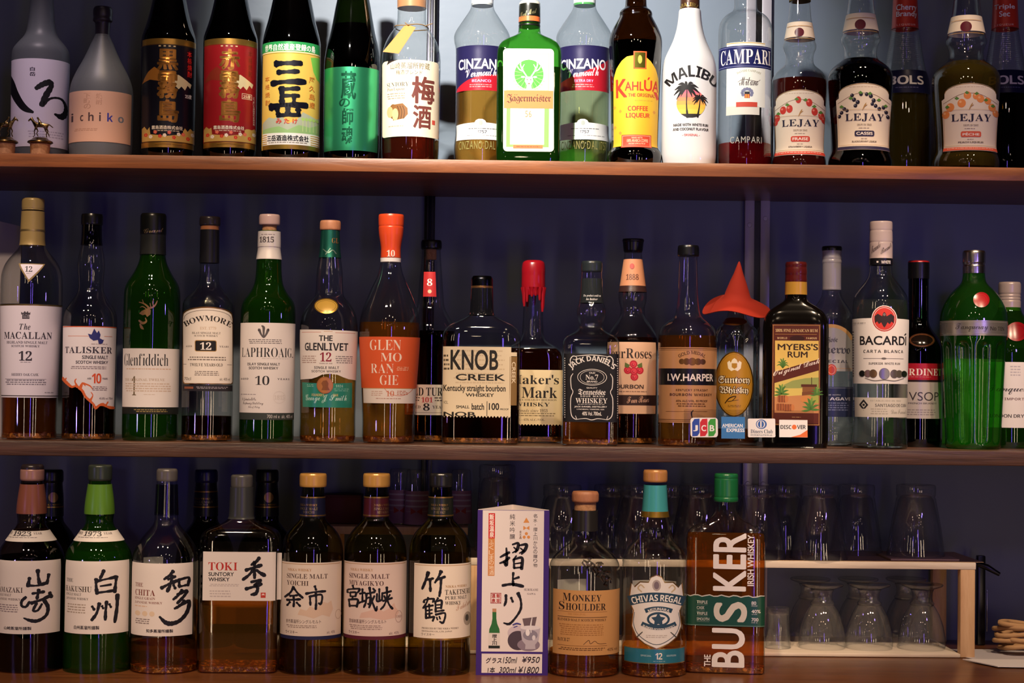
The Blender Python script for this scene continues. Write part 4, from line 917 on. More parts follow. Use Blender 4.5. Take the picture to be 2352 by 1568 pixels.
L.text('THE',733,770,764,783,'2c2a30','b').text('GLENLIVET',701,787,799,805,'2c2a30','b'); L.text('12',735,809,761,830,'8c2038','s'); L.text('YEARS OF AGE',733,833,763,836,'8a7a78','b'); L.bars(694,817,727,836,4,'b09890'); L.bars(770,817,810,836,4,'8a8284'); L.text('SINGLE MALT',722,841,778,847,'4a4648','b',track=.08).text('SCOTCH WHISKY',716,850,782,855,'4a4648','b',track=.08); L.done()
L = b.lab('teal_label','satin'); L.poly([(694,878),(725,880),(770,880),(808,878),(807,936),(695,935)],'2f8a74'); L.bars(704,883,722,890,2,'8ac0b0'); L.text('1824',770,883,787,889,'a8d4c4','s'); L.bars(766,892,800,900,2,'7ab8a8'); L.text("FOUNDER'S",716,904,744,910,'c8b878','b').text('OAK',764,904,776,910,'c8b878','b'); L.text('George J Smith',702,906,795,926,'c0e4d8','c'); L.done()
L = b.lab('copper_medal','satin',.0009); L.ell(746,884.5,18.5,19.5,'a86840'); L.ell(746,884.5,16.5,17.5,'b87848'); L.poly([(742,874),(750,873),(754,880),(753,888),(757,896),(738,896),(741,888),(738,880)],'8a5434'); L.done()
b = Bottle(WB, 'flared clear bottle with orange cap and orange label', BT, 895, [(1014,56),(1007,60),(965,60),(880,64),(800,69),(772,70),(752,70),(735,68.5),(715,64.5),(697,58),(665,45),(636,31),(616,25),(600,23)], -0.018, Z2, CLEAR, lean=.02, group=GM, liq=tliq('tl_orange',(0.86,0.50,0.16),(.7,.30,.05),.06), level=741, vmid=780)
b.cap('cap', [(592,23),(571,22.5),(560,24),(540,27.5),(523,29),(520.5,28),(518,29),(497,29.5),(493,28)], paint('dc4a22','satin')); b.cap('cap_ring', [(602,23.5),(593,24)], paint('e6dcd4','plastic'))
zz=([b.z(602),b.z(571)],[24*b.sc,23*b.sc]); L = b.lab('cap_number','print',.0004,surf=zz); L.text('10',890,574,908,589,'f0d8c8','s'); L.done()
L = b.lab(); L.rect(823,773,967,891,'d85a2e'); L.rect(834,891,953,926,'e2d6cc'); L.rect(834,891,953,892.5,'b88850')
for s,u0,v0,u1,v1 in (('GLEN',850,780,921,804),('MO',874,810,922,830),('RAN',852,835,904,857),('GIE',872,861,914,884)): L.text(s,u0,v0,u1,v1,'f0ddcc','t')
L.bars(910,842,938,852,3,'f0b898'); L.text('10',886,897,904,910,'c87050','t'); L.bars(851,898,878,911,3,'c8a898'); L.bars(910,897,935,908,3,'b87058'); L.bars(862,914,925,918,1,'b89080'); L.ring(915,875,38,34,1,'d06a40'); L.done()
b = Bottle(WB, 'long-necked dark whisky bottle with red eight strip, half hidden behind the orange-labelled bottle', BT, 988, [(1012,56),(1005,58),(765,58),(748,55),(733,47),(717,37),(702,31),(640,26),(600,22.5),(571,21)], 0.075, Z2, CLEAR, group=GM, liq=BRN, level=760)
b.cap('cork', [(596,12),(572,12)], CORK); b.cap('cap', [(573,22),(570,24),(556,24),(552,22)], BLACKP)
L = b.lab('neck_strip','satin'); L.poly([(974,624),(1000,624),(1002,681),(972,681)],'c03030'); L.text('8',981,640,993,656,'f4e8e0','s'); L.ell(987,669,4.5,4.5,'e8c8a0',n=12); L.done()
L = b.lab(); L.rect(930,883,1046,953,'e2d8cc'); L.text('WILD TURKEY',934,890,1042,909,'1c1a1c','s'); L.text('101',968,912,994,924,'b82830','s'); L.bars(936,912,965,924,2,'5a5050'); L.bars(997,912,1040,924,2,'5a5050'); L.text('AGED',942,931,966,938,'3a3434','s').text('8',972,926,987,943,'1c1a1c','s').text('YEARS',993,931,1024,938,'3a3434','s'); L.rect(935,947,1040,948,'8a7a70'); L.done()
b = Bottle(WB, 'wide flask-shaped bottle with large cream newsprint-style label', BT, 1105, [(1017,84,1),(1011,89,1),(775,90,1),(759,86,1),(747,74,.95),(737,54,.8),(729,37,.5),(722,28,.1),(714,26,0),(662,24.5,0)], -0.018, Z2, CLEAR, group=GM, box=(.52,5), liq=BRN, level=812)
b.sleeve('neck_foil', 724, 662, paint('16161a','gloss'), .0006); b.cap('cap', [(663,23),(661,25),(640,25),(634,21)], paint('2a2a2e','metal')); b.cap('cap_ring', [(664,24.6),(661,25.4),(655,24.8)], paint('a87848','foil'))
L = b.lab(); L.rect(1016,796,1174,955,'e6d6b4')
for k in range(21): L.poly([(1016+k*7.5,954),(1023.5+k*7.5,954),(1019.7+k*7.5,959)],'e6d6b4'); L.k -= 1
L.bars(1040,804,1160,898,9,'d4c09c',fill=.3); L.text('KNOB',1034,803,1145,850,'26241e','B'); L.text('CREEK',1046,859,1161,874,'26241e','B'); L.text('Kentucky straight bourbon',1018,884,1162,903,'2e2a24','B'); L.text('WHISKEY',1069,903,1135,911,'26241e','B')
L.bars(1018,815,1032,855,4,'5a5040'); L.text('VOL.',1018,921,1029,928,'4a4438','n'); L.text('SMALL',1047,931,1078,938,'26241e','B').text('batch',1083,926,1112,941,'26241e','B'); L.rect(1118,921,1119.5,956,'3a342c'); L.text('100',1123,925,1147,941,'26241e','B').text('PROOF',1149,937,1169,941,'26241e','B'); L.text('NOB',1018,946,1092,957,'26241e','B'); L.done()
L = b.lab('side_label'); L.rect(1171,818,1188,930,'8a6c3e'); L.rect(1171,808,1188,817,'e6d6b4'); L.text('CREEK',1176,830,1185,880,'e6d6b4','B',rot=-90); L.done()
b = Bottle(WB, 'squarish bottle sealed with dripping red wax', BT, 1223, [(1014,67,1),(1007,70,1),(822,70,1),(807,66,.9),(796,53,.7),(786,35,.3),(776,25,0),(720,22.5,0),(662,22,0)], 0.06, Z2, CLEAR, group=GM, box=(.6,5), liq=BRN, level=800)
RED = paint('8a0e18','wax')
b.cap('wax_seal', [(678,23),(672,25),(664,27),(655,27.5),(632,27),(624,27.5),(614,27),(602,25),(598,18)], RED)
mb = MB(); r = b.rq(b.z(690))[0]
for a,v,w in ((-62,704,5),(-38,694,4.5),(-8,682,5),(14,680,5),(40,690,4.5),(66,716,5.5),(88,708,5),(125,692,5),(175,700,5),(-110,696,5),(-145,704,5)):
    t = math.radians(a); z0, z1 = b.z(660), b.z(v); ww = w*b.sc
    mb.tube([(r*1.04*math.sin(t), -r*1.04*math.cos(t), z0+(z1-z0)*k/5) for k in range(6)], [ww*1.5,ww*1.2,ww*.9,ww*.75,ww*.7,ww*.45], 8)
mb.build('wax_drip', RED, b.root)
L = b.lab(); L.rect(1156,849,1293,974,'e6d2a4')
for k in range(19): L.poly([(1156+k*7.2,973),(1163.2+k*7.2,973),(1159.6+k*7.2,977)],'e6d2a4'); L.k -= 1
L.text("Maker's",1168,860,1284,882,'26221c','s').text('Mark',1198,889,1280,914,'26221c','s'); L.text('KENTUCKY STRAIGHT BOURBON',1162,916,1279,920,'5a4c38','s'); L.text('WHISKY',1182,924,1263,933,'26221c','s'); L.text('Handmade since 1953',1172,939,1258,946,'6a5a44','i'); L.bars(1168,948,1282,958,2,'8a7a58'); L.text('700 mL - 45% ALC./VOL.',1172,961,1252,966,'5a4c38','s'); L.done()
b = Bottle(WB, 'square bottle with black white-scrolled label and black cap', BT, 1357, [(1022,61,1),(1015,64,1),(795,65,1),(781,63.5,1),(772,56,.95),(766,44,.8),(760,33,.4),(753,28,0),(744,26.5,0),(735,30,0),(722,34,0),(708,33,0),(698,29,0),(692,27,0),(665,24.5,0),(623,23.5,0)], -0.018, Z2, CLEAR, group=GM, box=(1,9), liq=AMBD, level=955, fl=(14,.06,738,700))
b.sleeve('neck_foil', 696, 640, paint('24282a','gloss'), .0006); b.cap('cap', [(624,23.5),(622,24.5),(604,24.5),(600,22.5)], paint('22282a','plastic'), fl=(60,.02,622,604))
L = b.lab('neck_print','print',.0009); L.text('The product could not',1341,676,1379,682,'d8d4d0','i').text('be better',1347,684,1372,689,'d8d4d0','i'); L.done()
L = b.lab(); Wt = 'e8e4de'; L.rect(1295,812,1420,969,'16161a'); 
for u in (1297.5,1418): 
    for k in range(26): L.rect(u-.8,822+k*5.4,u+.8,824.6+k*5.4,Wt); L.k -= 1
L.k += 1
L.brush([[(1322,818,.5),(1340,816,.9),(1358,815,.9),(1376,816,.9),(1394,818,.5)],[(1311,838,.8),(1310,826,1),(1316,818,1),(1324,820,.8),(1322,826,.6),(1316,825,.5)],[(1406,838,.8),(1408,826,1),(1402,818,1),(1394,820,.8),(1396,826,.6),(1402,825,.5)],
 [(1316,858,.7),(1311,868,.9),(1312,890,.9),(1316,900,.8),(1311,915,.9),(1311,945,.9),(1315,958,1),(1324,963,.8),(1322,955,.6)],[(1402,858,.7),(1407,868,.9),(1406,890,.9),(1402,900,.8),(1407,915,.9),(1407,945,.9),(1403,958,1),(1394,963,.8),(1396,955,.6)],[(1324,963,.6),(1345,961,.8),(1359,964,.9),(1373,961,.8),(1394,963,.6)]],Wt)
L.arct("JACK DANIEL'S",1315,1405,851,832,15,Wt,'b',hend=1.15); L.ring(1360,866,34,19,1.2,Wt); L.ring(1360,866,28,16,.8,Wt); L.text('OLD',1353,854,1367,858,Wt,'B'); L.text('No.7',1345,860,1374,872,Wt,'s'); L.text('BRAND',1348,874,1372,878,Wt,'B'); L.text('QUALITY',1347,889,1372,892.5,Wt,'b'); L.text('Tennessee',1328,893,1391,907,Wt,'f'); L.text('SOUR MASH',1333,908,1387,911.5,Wt,'b',track=.2); L.text('WHISKEY',1322,914,1395,926,Wt,'s'); L.bars(1326,928,1390,930,1,Wt); L.text('JACK DANIEL DISTILLERY',1319,932,1394,936.5,Wt,'b'); L.text('LYNCHBURG, TENNESSEE, USA',1325,938.5,1388,941.5,Wt,'b'); L.text('40% Vol. 700mL',1337,945,1382,954,Wt,'B'); L.done()
b = Bottle(WB, 'bottle with tan label showing a bunch of red roses', BT, 1452, [(1018,57),(1011,60),(795,60),(774,58),(757,50),(742,39),(727,29),(708,27),(692,32),(676,33),(657,29),(597,21),(580,20)], 0.06, Z2, CLEAR, group=GM, liq=BRN, level=775)
b.sleeve('neck_label', 657, 596, paint('b87c58','paper'), .0006); b.sleeve('neck_band', 671, 657, paint('3a2420','satin'), .0008); b.cap('cap', [(580,20),(576,22),(556,24),(553,25.5),(549,24)], paint('16161a','plastic'))
L = b.lab('neck_print','print',.0011); L.ell(1452,611,5,6.5,'a83428',n=12); L.text('1888',1439,629,1466,642,'6a3c28','s'); L.done()
L = b.lab(); L.rect(1394,785,1506,950,'d4aa8c'); L.text('FourRoses',1396,800,1496,823,'3a2c28','s')
for du,dv in ((0,-14),(-13,0),(14,0),(2,15),(1,2)):
    L.ell(1455+du,850+dv,9,9,'b01c30',n=14); L.ell(1455+du,850+dv,6,6,'d43a48',n=12); L.ell(1455+du-.8,850+dv+.8,3.6,3.6,'a81830',n=10); L.ell(1455+du,850+dv,1.8,1.8,'e05a60',n=8)
for s in (-1,1): L.poly([(1455+s*8,838),(1455+s*19,832),(1455+s*20,842),(1455+s*12,845)],'5a6a34')
L.text('BOURBON',1408,883,1478,892,'4a3830','b'); L.bars(1410,898,1486,901,1,'8a6a58'); L.rect(1394,907,1506,930,'33201e'); L.text('Four Roses',1440,911,1490,926,'c89c84','c',slope=.06); L.done()
b = Bottle('bourbon_bottle', 'slim-necked bottle with copper label and black name band', BT, 1579, [(1021,64),(1014,67),(780,67.5),(763,66.5),(750,61),(740,49),(732,36),(722,28),(690,23.5),(590,21)], -0.018, Z2, CLEAR, group=GM, liq=AMB, level=771)
b.cap('cap', [(589,23.5),(586,25),(568,24.5),(564,23)], BLACKP, fl=(60,.02,586,568))
L = b.lab('front_label','satin'); Cp = 'bf8c60'; L.rect(1513,797,1646,971,Cp); L.rect(1513,799,1646,801,'6a4428'); L.rect(1513,803,1646,804,'6a4428'); L.rect(1513,846,1646,884,'16141a'); L.rect(1513,963,1646,964.5,'6a4428'); L.rect(1513,967,1646,968,'6a4428')
L.arct('GOLD MEDAL',1561,1618,822,813,8,'6a4832','b'); 
for u,rr in ((1566,8),(1577,9.5),(1590,11),(1603,9.5),(1614,8)): L.ell(u,830,rr*.8,rr*.8,'94683e','foil',n=16); L.ring(u,830,rr*.8,rr*.8,1,'6a4428')
L.text('I.W.HARPER',1534,858,1637,875,'f0e4dc','B'); L.text('KENTUCKY STRAIGHT',1553,893,1625,898,'5a3a28','b',track=.1).text('BOURBON WHISKEY',1539,903,1634,909,'4a2c20','b',track=.1); L.text('40% ALC/VOL. 80 PROOF',1553,918,1624,923,'5a3a28','b'); L.bars(1553,926,1624,936,2,'6a4428'); L.line([(1530,945),(1624,944)],.4,'8a5c38'); L.brush([[(1590,960,1),(1588,948,1.6),(1592,942,1)]],'2a1a14'); L.done()
b = Bottle(WB, 'faceted clear bottle with gold oval label wearing the orange hat', BT, 1691, [(1019,48),(1011,52),(795,52.5),(768,51),(756,46),(748,38),(738,27),(728,22),(715,20),(665,19),(663,0)], 0.03, Z2, glass('glass_faceted',(.90,.93,.93),(.30,.34,.36),.02,.17), group=GM, liq=AMBD, level=985, fl=(8,.10,1008,772))
L = b.lab('collar_disc','satin',.0012); L.ell(1686,738,28,9,'a86430','foil'); L.ring(1686,738,26,7.5,1,'6a3c18'); L.done()
for vv,dv in ((775,24),(985,-22)):      # raised honeycomb ridges on the shoulder and foot of the glass
    mb = MB(); R_ = 52*b.sc
    for k in range(8):
        a0, a1, a2 = [math.radians((k+d)*45) for d in (-.5,0,.5)]
        mb.tube([(R_*math.sin(a0),-R_*math.cos(a0),b.z(vv)),(R_*math.sin(a1),-R_*math.cos(a1),b.z(vv-dv)),(R_*math.sin(a2),-R_*math.cos(a2),b.z(vv))], .0016, 6)
    mb.build('glass_ridge', CLEAR, b.root)
L = b.lab('front_label','satin',.0008); L.ell(1686,882,44,75,'8a6420','foil'); L.ell(1686,882,41,72,'b8862c'); L.ring(1686,882,39,69,.8,'8a6420')
Cw = 'f0e4c8'; L.poly([(1673,846),(1671,832),(1676,828),(1679,833),(1682,826),(1687,822),(1692,826),(1695,833),(1698,828),(1703,832),(1701,846),(1694,852),(1687,849),(1680,852)],Cw); L.poly([(1681,834),(1693,834),(1693,843),(1687,847),(1681,843)],'b8862c')
for dx,dy in ((1.2,1.2),(1.2,-1),(-1,1),(-1,-1)): L.text('Suntory',1651+dx,863+dy,1721+dx,884+dy,'3a2410','f').text('Whisky',1653+dx,887+dy,1718+dx,907+dy,'3a2410','f')
L.k += 1; L.text('Suntory',1651,863,1721,884,Cw,'f').text('Whisky',1653,887,1718,907,Cw,'f'); L.brush([[(1666,926,1),(1676,914,1.4),(1690,910,1),(1682,920,.8),(1672,922,.6),(1696,918,.5)]],'3a2410'); L.bars(1672,930,1702,936,2,'7a5820'); L.done()
# felt hat on the faceted bottle
p = at(1684, 690, 0.03); hat = empty('felt_hat', (b.X, 0.03, at(1691,700,0.03).z), b.root.rotation_euler.z, 'pointed orange-red felt hat with wide drooping brim on the gold-oval bottle', 'hat')
FELT = paint('a8280c','matt'); s = b.sc
V=[]; F=[]; N=48
rows = [(-13,78,1.3),(-7,68,1.1),(0,54,.7),(6,40,.3),(12,31,0),(28,26,0),(48,19,0),(68,11,0),(84,6,0),(94,2.5,0),(97,.4,0)]
rows = [(z+6,r,w) for z,r,w in rows]
for off in (0,-1.6):
    for z,r,w in (rows if off==0 else rows[:-2]):
        for k in range(N):
            a = 2*math.pi*k/N; dz = w*(-7*math.cos(2*a)*1 + 4*math.sin(3*a+1)+2*math.sin(a))
            rr = (r+off*(.6 if r>6 else 0)); V.append((rr*s*math.cos(a)-(z>20)*(z-20)*.07*s*-1*0-6*s*0, rr*s*math.sin(a)*.92, (z+dz+off)*s))
n1 = len(rows); n2 = n1-2
for i in range(n1-1): F += [(i*N+k,i*N+(k+1)%N,(i+1)*N+(k+1)%N,(i+1)*N+k) for k in range(N)]
F.append(tuple((n1-1)*N+k for k in range(N))); o0 = n1*N
for i in range(n2-1): F += [(o0+i*N+k,o0+(i+1)*N+k,o0+(i+1)*N+(k+1)%N,o0+i*N+(k+1)%N) for k in range(N)]
F.append(tuple(o0+(n2-1)*N+k for k in range(N))[::-1]); F += [(k,o0+k,o0+(k+1)%N,(k+1)%N) for k in range(N)]
mesh_obj('felt', V, F, FELT, hat, 60)
hat.rotation_euler = (0.30, 0.05, hat.rotation_euler.z)
b = Bottle('rum_bottle', 'broad black rum bottle with brown framed plantation picture label', BT, 1827, [(1023,72,1),(1015,75,1),(748,75,1),(732,72,1),(717,64,.95),(706,50,.8),(697,36,.5),(690,27,.1),(680,24.5,0),(650,24,0)], -0.018, Z2, paint('0b0806','gloss'), group=GM, box=(.6,6))
b.cap('cap', [(649,24.5),(644,25.5),(632,24.5),(628,25.5),(618,25),(614,24),(610,25),(606,25),(602,23)], paint('5c1a18','plastic')); b.sleeve('neck_band', 677, 648, paint('d8a440','satin'), .0007)
L = b.lab(); Fr='5c2418'; Yl='ecc868'
L.rect(1773,744,1884,977,Fr); L.frame(1775,746,1882,975,1,'c8964c'); L.text('100% FINE JAMAICAN RUM',1781,755,1878,763,'e8c890','s'); L.rect(1780,767,1876,767.8,'c8964c'); L.text('WORLD',1785,774,1808,778.5,'e8c890','b',track=.15).text('FAMOUS',1852,774,1876,778.5,'e8c890','b',track=.15); L.ell(1831,777,17,6.5,'3a1610')
L.poly([(1780,782),(1880,782),(1880,824),(1780,854)],Yl); L.text("MYERS'S",1786,789,1879,804,'3a2418','B').text('RUM',1809,807,1855,821,'3a2418','B')
for dx,dy in ((-12,-6),(-14,2),(-6,-14),(2,-16),(8,-10),(12,-4),(14,3)): L.brush([[(1798,845,1),(1798+dx*.5,836+dy*.6,1.6),(1798+dx,838+dy,.4)]],'5a8a3c'); L.k -= 1
L.k += 1; L.text('Original Dark',1776,852,1882,870,'f0e4d8','c',slope=.30)
L.poly([(1779,880),(1880,850),(1880,948),(1779,948)],'dcc468'); L.poly([(1800,884),(1820,874),(1850,868),(1880,866),(1880,890),(1800,892)],'9aa45c'); L.poly([(1779,912),(1880,904),(1880,948),(1779,948)],'c88a58'); L.poly([(1850,905),(1880,895),(1880,925),(1850,925)],'a8ac50')
L.rect(1840,882,1876,888,'5a2c1c'); L.rect(1843,888,1874,900,'8a5a34'); L.poly([(1842,900),(1880,896),(1880,904),(1842,908)],'7a4a2c'); L.line([(1864,866),(1864,884)],.8,'4a3020'); L.ell(1852,916,14,9,'d08a4c',n=14)
for (pu,pv,q_) in ((1795,905,1),(1862,940,1.2),(1876,905,.8)):
    for dx,dy in ((-16,-6),(-14,-16),(-6,-24),(3,-26),(10,-20),(16,-10),(18,0),(-18,3)): L.brush([[(pu,pv,1.4),(pu+dx*.5*q_,pv+dy*.7*q_,2.2*q_),(pu+dx*q_,pv+dy*q_*.9,.4)]],('4f8038','78a048')[int(dx)%2]); L.k -= 1
L.k += 1
for cu,cv_ in ((1795,935),(1798,916),(1812,936)):
    L.rect(cu-12,cv_-8,cu+8,cv_+8,'a05a34',rad=3); L.ell(cu+8,cv_,5,8,'c87c48',n=14)
    for d in (-8,-2,4): L.rect(cu+d,cv_-8,cu+d+1,cv_+8,'5a2c18'); L.k -= 1
L.rect(1779,948,1880,972,Fr); L.bars(1818,957,1840,960,1,'b88a60'); L.done()
b = Bottle('tequila_bottle', 'clear tequila bottle with silver cap and grey arched label between rum and white bottle', BT, 1909, [(1021,48),(1012,50),(995,49.5),(993,51),(982,49.5),(980,51),(970,49.5),(968,50.5),(735,50.5),(722,49),(708,41),(693,30),(682,24),(672,21.5),(666,21)], 0.055, Z2, CLEAR, group=GM, liq=WATER, level=770)
b.cap('cap', [(666,21.5),(663,22),(660,21.5),(605,21.5),(603,22.5),(599,22.5),(596,21.5),(592,22.5),(588,21.5),(575,22)], paint('b0aab0','satin')); b.cap('cap_top', [(576,22.5),(571,23.5),(566,22)], BLACKP)
L = b.lab(); L.poly([(1862,852),(1862,790)]+arch(1862,1957,748,785)[1:-1]+[(1957,790),(1957,852)],'b0acb0','satin'); L.arcband(1866,1953,780,752,8,'c89a68'); L.text('Jose',1899,773,1924,788,'4a4a5a','f').text('Cuervo',1872,792,1952,812,'4a4a5a','f'); L.text('ESPECIAL',1876,826,1947,833,'3a3a4a','b',track=.1); L.rect(1862,845,1957,846,'c89a68'); L.done()
L = b.lab('seal','wax',.0012); L.ell(1910,849,11,13,'c04a38',n=20); L.ring(1910,849,8,10,1,'e8b0a0'); L.done()
L = b.lab('lower_label','satin'); L.rect(1861,888,1958,957,'303858'); L.rect(1861,890,1958,891,'8a90a8'); L.text('MADE WITH',1890,905,1930,908,'a8acc0','b'); L.text('BLUE AGAVE',1870,912,1952,919,'e0e0e8','b'); L.bars(1872,924,1950,945,4,'8088a8'); L.done()
b = Bottle('rum_bottle', 'clear white-rum bottle with white cap and red bat roundel', BT, 2022, [(1027,61),(1020,63.5),(1000,62),(965,60.5),(905,62),(740,64.5),(697,63.5),(680,60),(664,50),(650,39),(638,30),(628,26.5),(609,25)], -0.018, Z2, CLEAR, group=GM, liq=WATER, level=690)
b.sleeve('cap_band', 609, 594, paint('1c1c20','satin'), .0012); b.cap('cap', [(595,26.5),(560,26.5),(557,25.5),(554,26.5),(533,26),(530,25),(527,26),(512,26),(509,24.5)], paint('dcc8c0','plastic'))
zz=([b.z(609),b.z(510)],[26.6*b.sc]*2); L = b.lab('cap_print','print',.0006,surf=zz); L.text('Facundo',2003,566,2022,582,'5a4a50','c',slope=.3).text('Bacardi',2023,572,2046,584,'5a4a50','c',slope=.3); L.k += 20; L.text('WHITE',2024,598,2044,605,'e0d8d4','b'); L.rect(2014,599,2018,603,'e0d8d4'); L.done()
L = b.lab(); L.poly([(1957,881),(1957,731),(2002,730)]+[(2031-29*math.cos(math.radians(t)),732-31*math.sin(math.radians(t))) for t in range(8,180,13)]+[(2061,731),(2087,732),(2087,881)],'e6e0da')
L.ell(2031,732,27,29,'b83028'); L.ell(2031,732,24.5,26.5,'e6e0da'); L.ell(2031,732,23.5,25.5,'d03a30')
L.poly([(2031,716),(2034,719),(2036,726),(2046,720),(2053,726),(2052,742),(2047,738),(2043,744),(2038,740),(2034,748),(2031,752),(2028,748),(2024,740),(2019,744),(2015,738),(2010,742),(2009,726),(2016,720),(2026,726),(2028,719)],'2e2022'); L.ell(2031,722,3,3.5,'7a6a68',n=10)
L.text('BACARDI',1976,771,2080,792,'201e20','B'); L.poly([(2075,769),(2078,764),(2081,765),(2078,769)],'201e20'); L.text('CARTA BLANCA',1984,803,2073,810,'3a3636','b',track=.15); L.line([(1984,823),(2074,823)],.5,'6a6260'); L.ell(2030,823,6,2.4,'6a6260',n=10); L.text('SUPERIOR WHITE RUM',1996,832,2066,837,'4a4444','b',track=.1)
for u,rr,c in ((1981,7,'4a4a44'),(1994,8,'c8a078'),(2006,9,'b89068'),(2031,12,'a8a4a0'),(2053,9,'b8a890'),(2064,8,'c0b098'),(2075,7,'4a4a44')): L.ell(u,858,rr,rr*1.1,c,'foil',n=18); L.ring(u,858,rr,rr*1.1,.8,'6a625a')
L.brush([[(1988,868,.6),(2008,874,.8),(2031,872,.8),(2054,874,.8),(2074,868,.6)]],'6a625a'); L.bars(1960,740,1990,743,1,'a09890'); L.bars(1959,760,1963,868,18,'6a6260',fill=.5); L.done()
L = b.lab('lower_label'); L.rect(1964,913,2087,958,'d4ccbc'); L.poly([(1974,930),(1984.5,917),(1995,930),(1984.5,943)],'2a2a2c'); L.poly([(1979,930),(1984.5,923),(1990,930),(1984.5,937)],'d4ccbc'); L.ell(1984.5,930,3,3,'2a2a2c',n=8); L.text('ESTABLECIDO EN 1862',2000,918,2068,922,'a8a090','b',track=.1); L.text('SANTIAGO DE CUBA',2010,927,2080,934,'6a645c','b'); L.text('Don Facundo',2046,940,2080,950,'8a8478','c'); L.bars(2000,938,2040,954,3,'b0a898'); L.done()
b = Bottle('brandy_bottle', 'dark brandy bottle with red-topped cap and red and silver label', BT, 2109, [(1023,52),(1014,55),(805,55.5),(788,53),(773,44),(758,31),(745,25),(735,23),(615,23)], 0.06, Z2, DARKGREEN, group=GM, liq=liquid('liq_black',(0.012,0.012,0.005)), level=770)
b.sleeve('neck_foil', 640, 606, BLACKP, .0009); b.cap('cap', [(609,23.5),(604,24.5),(602,24.5)], BLACKP); b.cap('cap_top', [(603,25),(600,24),(599,22)], paint('b82428','satin'))
L = b.lab('shoulder_seal','gloss',.0012); L.ell(2117,781,28,16,'4a2a18','satin'); L.ell(2117,781,25,13.5,'1a120e'); L.ring(2117,781,25,13.5,1,'7a4828'); L.done()
L = b.lab('front_label','satin'); L.rect(2054,834,2165,872,'a81c2c'); L.rect(2054,872,2165,877,'2a1a1c'); L.rect(2054,877,2165,961,'b4aaa4'); L.text('BARDINET',2064,846,2160,862,'e8d4c8','s'); L.bars(2085,865,2140,867,1,'d89090'); L.text('VSOP',2088,900,2154,920,'3a3438','n'); L.text('FINE FRENCH BRANDY',2070,924,2150,928,'5a5458','b'); L.bars(2074,940,2150,956,3,'8a8080'); L.done()
b = Bottle('gin_bottle', 'bright green fluted gin bottle with silver band and red wax seal', BT, 2236, [(1030,58),(1023,63.5),(965,66),(855,71.5),(774,75.5),(770,76.5),(735,76.5),(726,75.5),(714,73.5),(703,69.5),(690,63.5),(677,55),(665,44),(656,34),(648,28),(640,26),(628,25)], -0.002, Z2, BRIGHTGREEN, group=GM, liq=tliq('tl_green',(0.55,0.92,0.42),(.12,.55,.06),.09), level=825, fl=(10,.13,1018,785), seg=120)
b.cap('cap', [(628,25.5),(611,25.5),(609.5,24.5),(606,24.5),(604,26),(580,26),(576,24)], paint('c4beb8','metal'))
L = b.lab('silver_band','satin',.0006); L.rect(2160,735,2312,770,'c0b8ac','foil'); L.rect(2160,738,2312,739,'8a8478'); L.rect(2160,766,2312,767,'8a8478'); L.text('Tanqueray',2196,742,2268,762,'3a3634','c'); L.text('No TEN',2273,749,2304,758,'3a3634','b'); L.done()
L = b.lab('wax_seal','wax',.0016); L.ell(2253,688,17.5,17.5,'90121a'); L.k += 5; L.ell(2253,688,13.5,13.5,'a01c22'); L.ring(2253,688,11,11,1.4,'981418'); L.done()
b = Bottle('gin_bottle', 'dark green gin bottle with white label at the right end of the middle shelf', BT, 2318, [(1027,60),(1020,62),(850,63),(800,62),(775,56),(750,46),(730,36),(716,27),(700,24),(690,24)], 0.05, Z2, GREEN, group=GM, liq=liquid('liq_green_dark',(0.10,0.16,0.03)), level=800, lean=.0)
b.cap('cap', [(714,25),(692,25.5),(690,24),(687,25.5),(683,24),(680,25.5),(676,24),(673,25.5),(652,25.5),(648,23)], paint('c0aea4','satin'))
L = b.lab('wax_seal','wax',.0016); L.ell(2334,761,23,22,'90121a'); L.k += 5; L.ring(2334,761,17,16,1.6,'801016'); L.done()
L = b.lab(); L.rect(2260,831,2376,982,'dcd4d2'); L.text('Tanqueray',2272,884,2374,906,'4a4448','c'); L.text('IMPORTED',2308,913,2362,919,'6a4a48','b',track=.1); L.text('LONDON DRY GIN',2276,951,2370,959,'4a4448','b'); L.bars(2320,840,2344,866,4,'b0a8b0'); L.done()
# clear acrylic stand with payment stickers
ACRY = glass('acrylic', (.95,.96,.97), (.55,.6,.65), .03)
yb = -0.066; p0 = at(1571, 1024, yb); p1 = at(1869, 1024, yb); zt = at(1700, 941, yb).z
st = empty('acrylic_stand', ((p0.x+p1.x)/2, yb, Z2), 0, 'clear acrylic card stand with payment stickers in front of the gold-oval bottle', 'card stand')
hw = (p1.x-p0.x)/2
MB().box(-hw, hw, -.001, .001, 0.0002, zt-Z2, .0004).build('front_plate', ACRY, st, 0).rotation_euler.x = -0.07
MB().box(-hw, hw, .001, .016, 0.0002, .0022, .0004).build('base_plate', ACRY, st, 0)
class Flat:                                 # a flat face that labels can be laid on, like a bottle of huge radius
    def __init__(f, root, Y, X, base): f.root = root; f.Y = Y; f.X = X; f.base = base; f.sc = scale(Y); f.rot = 0; f.box = (1, 2)
def flat_label(root, X, Y, base, name, off, back=False):
    f = Flat(root, Y, X, base); L = Label(f, name, 'paper', 0, None, None, None)
    def P(u, v):
        p = at(u, v, Y); return p.x - X, p.z - base
    L.P = P
    def done():
        me = bpy.data.meshes.new(name)
        me.from_pydata([(v[0], -off - v[2], v[1]) for v in L.V], [], L.F)
        for m_ in L.mats: me.materials.append(m_)
        me.polygons.foreach_set('material_index', np.array(L.MI, dtype=np.int32))
        o = bpy.data.objects.new(name, me); COL.objects.link(o); o.parent = root; return o
    L.done = done; return L
sX = (p0.x+p1.x)/2
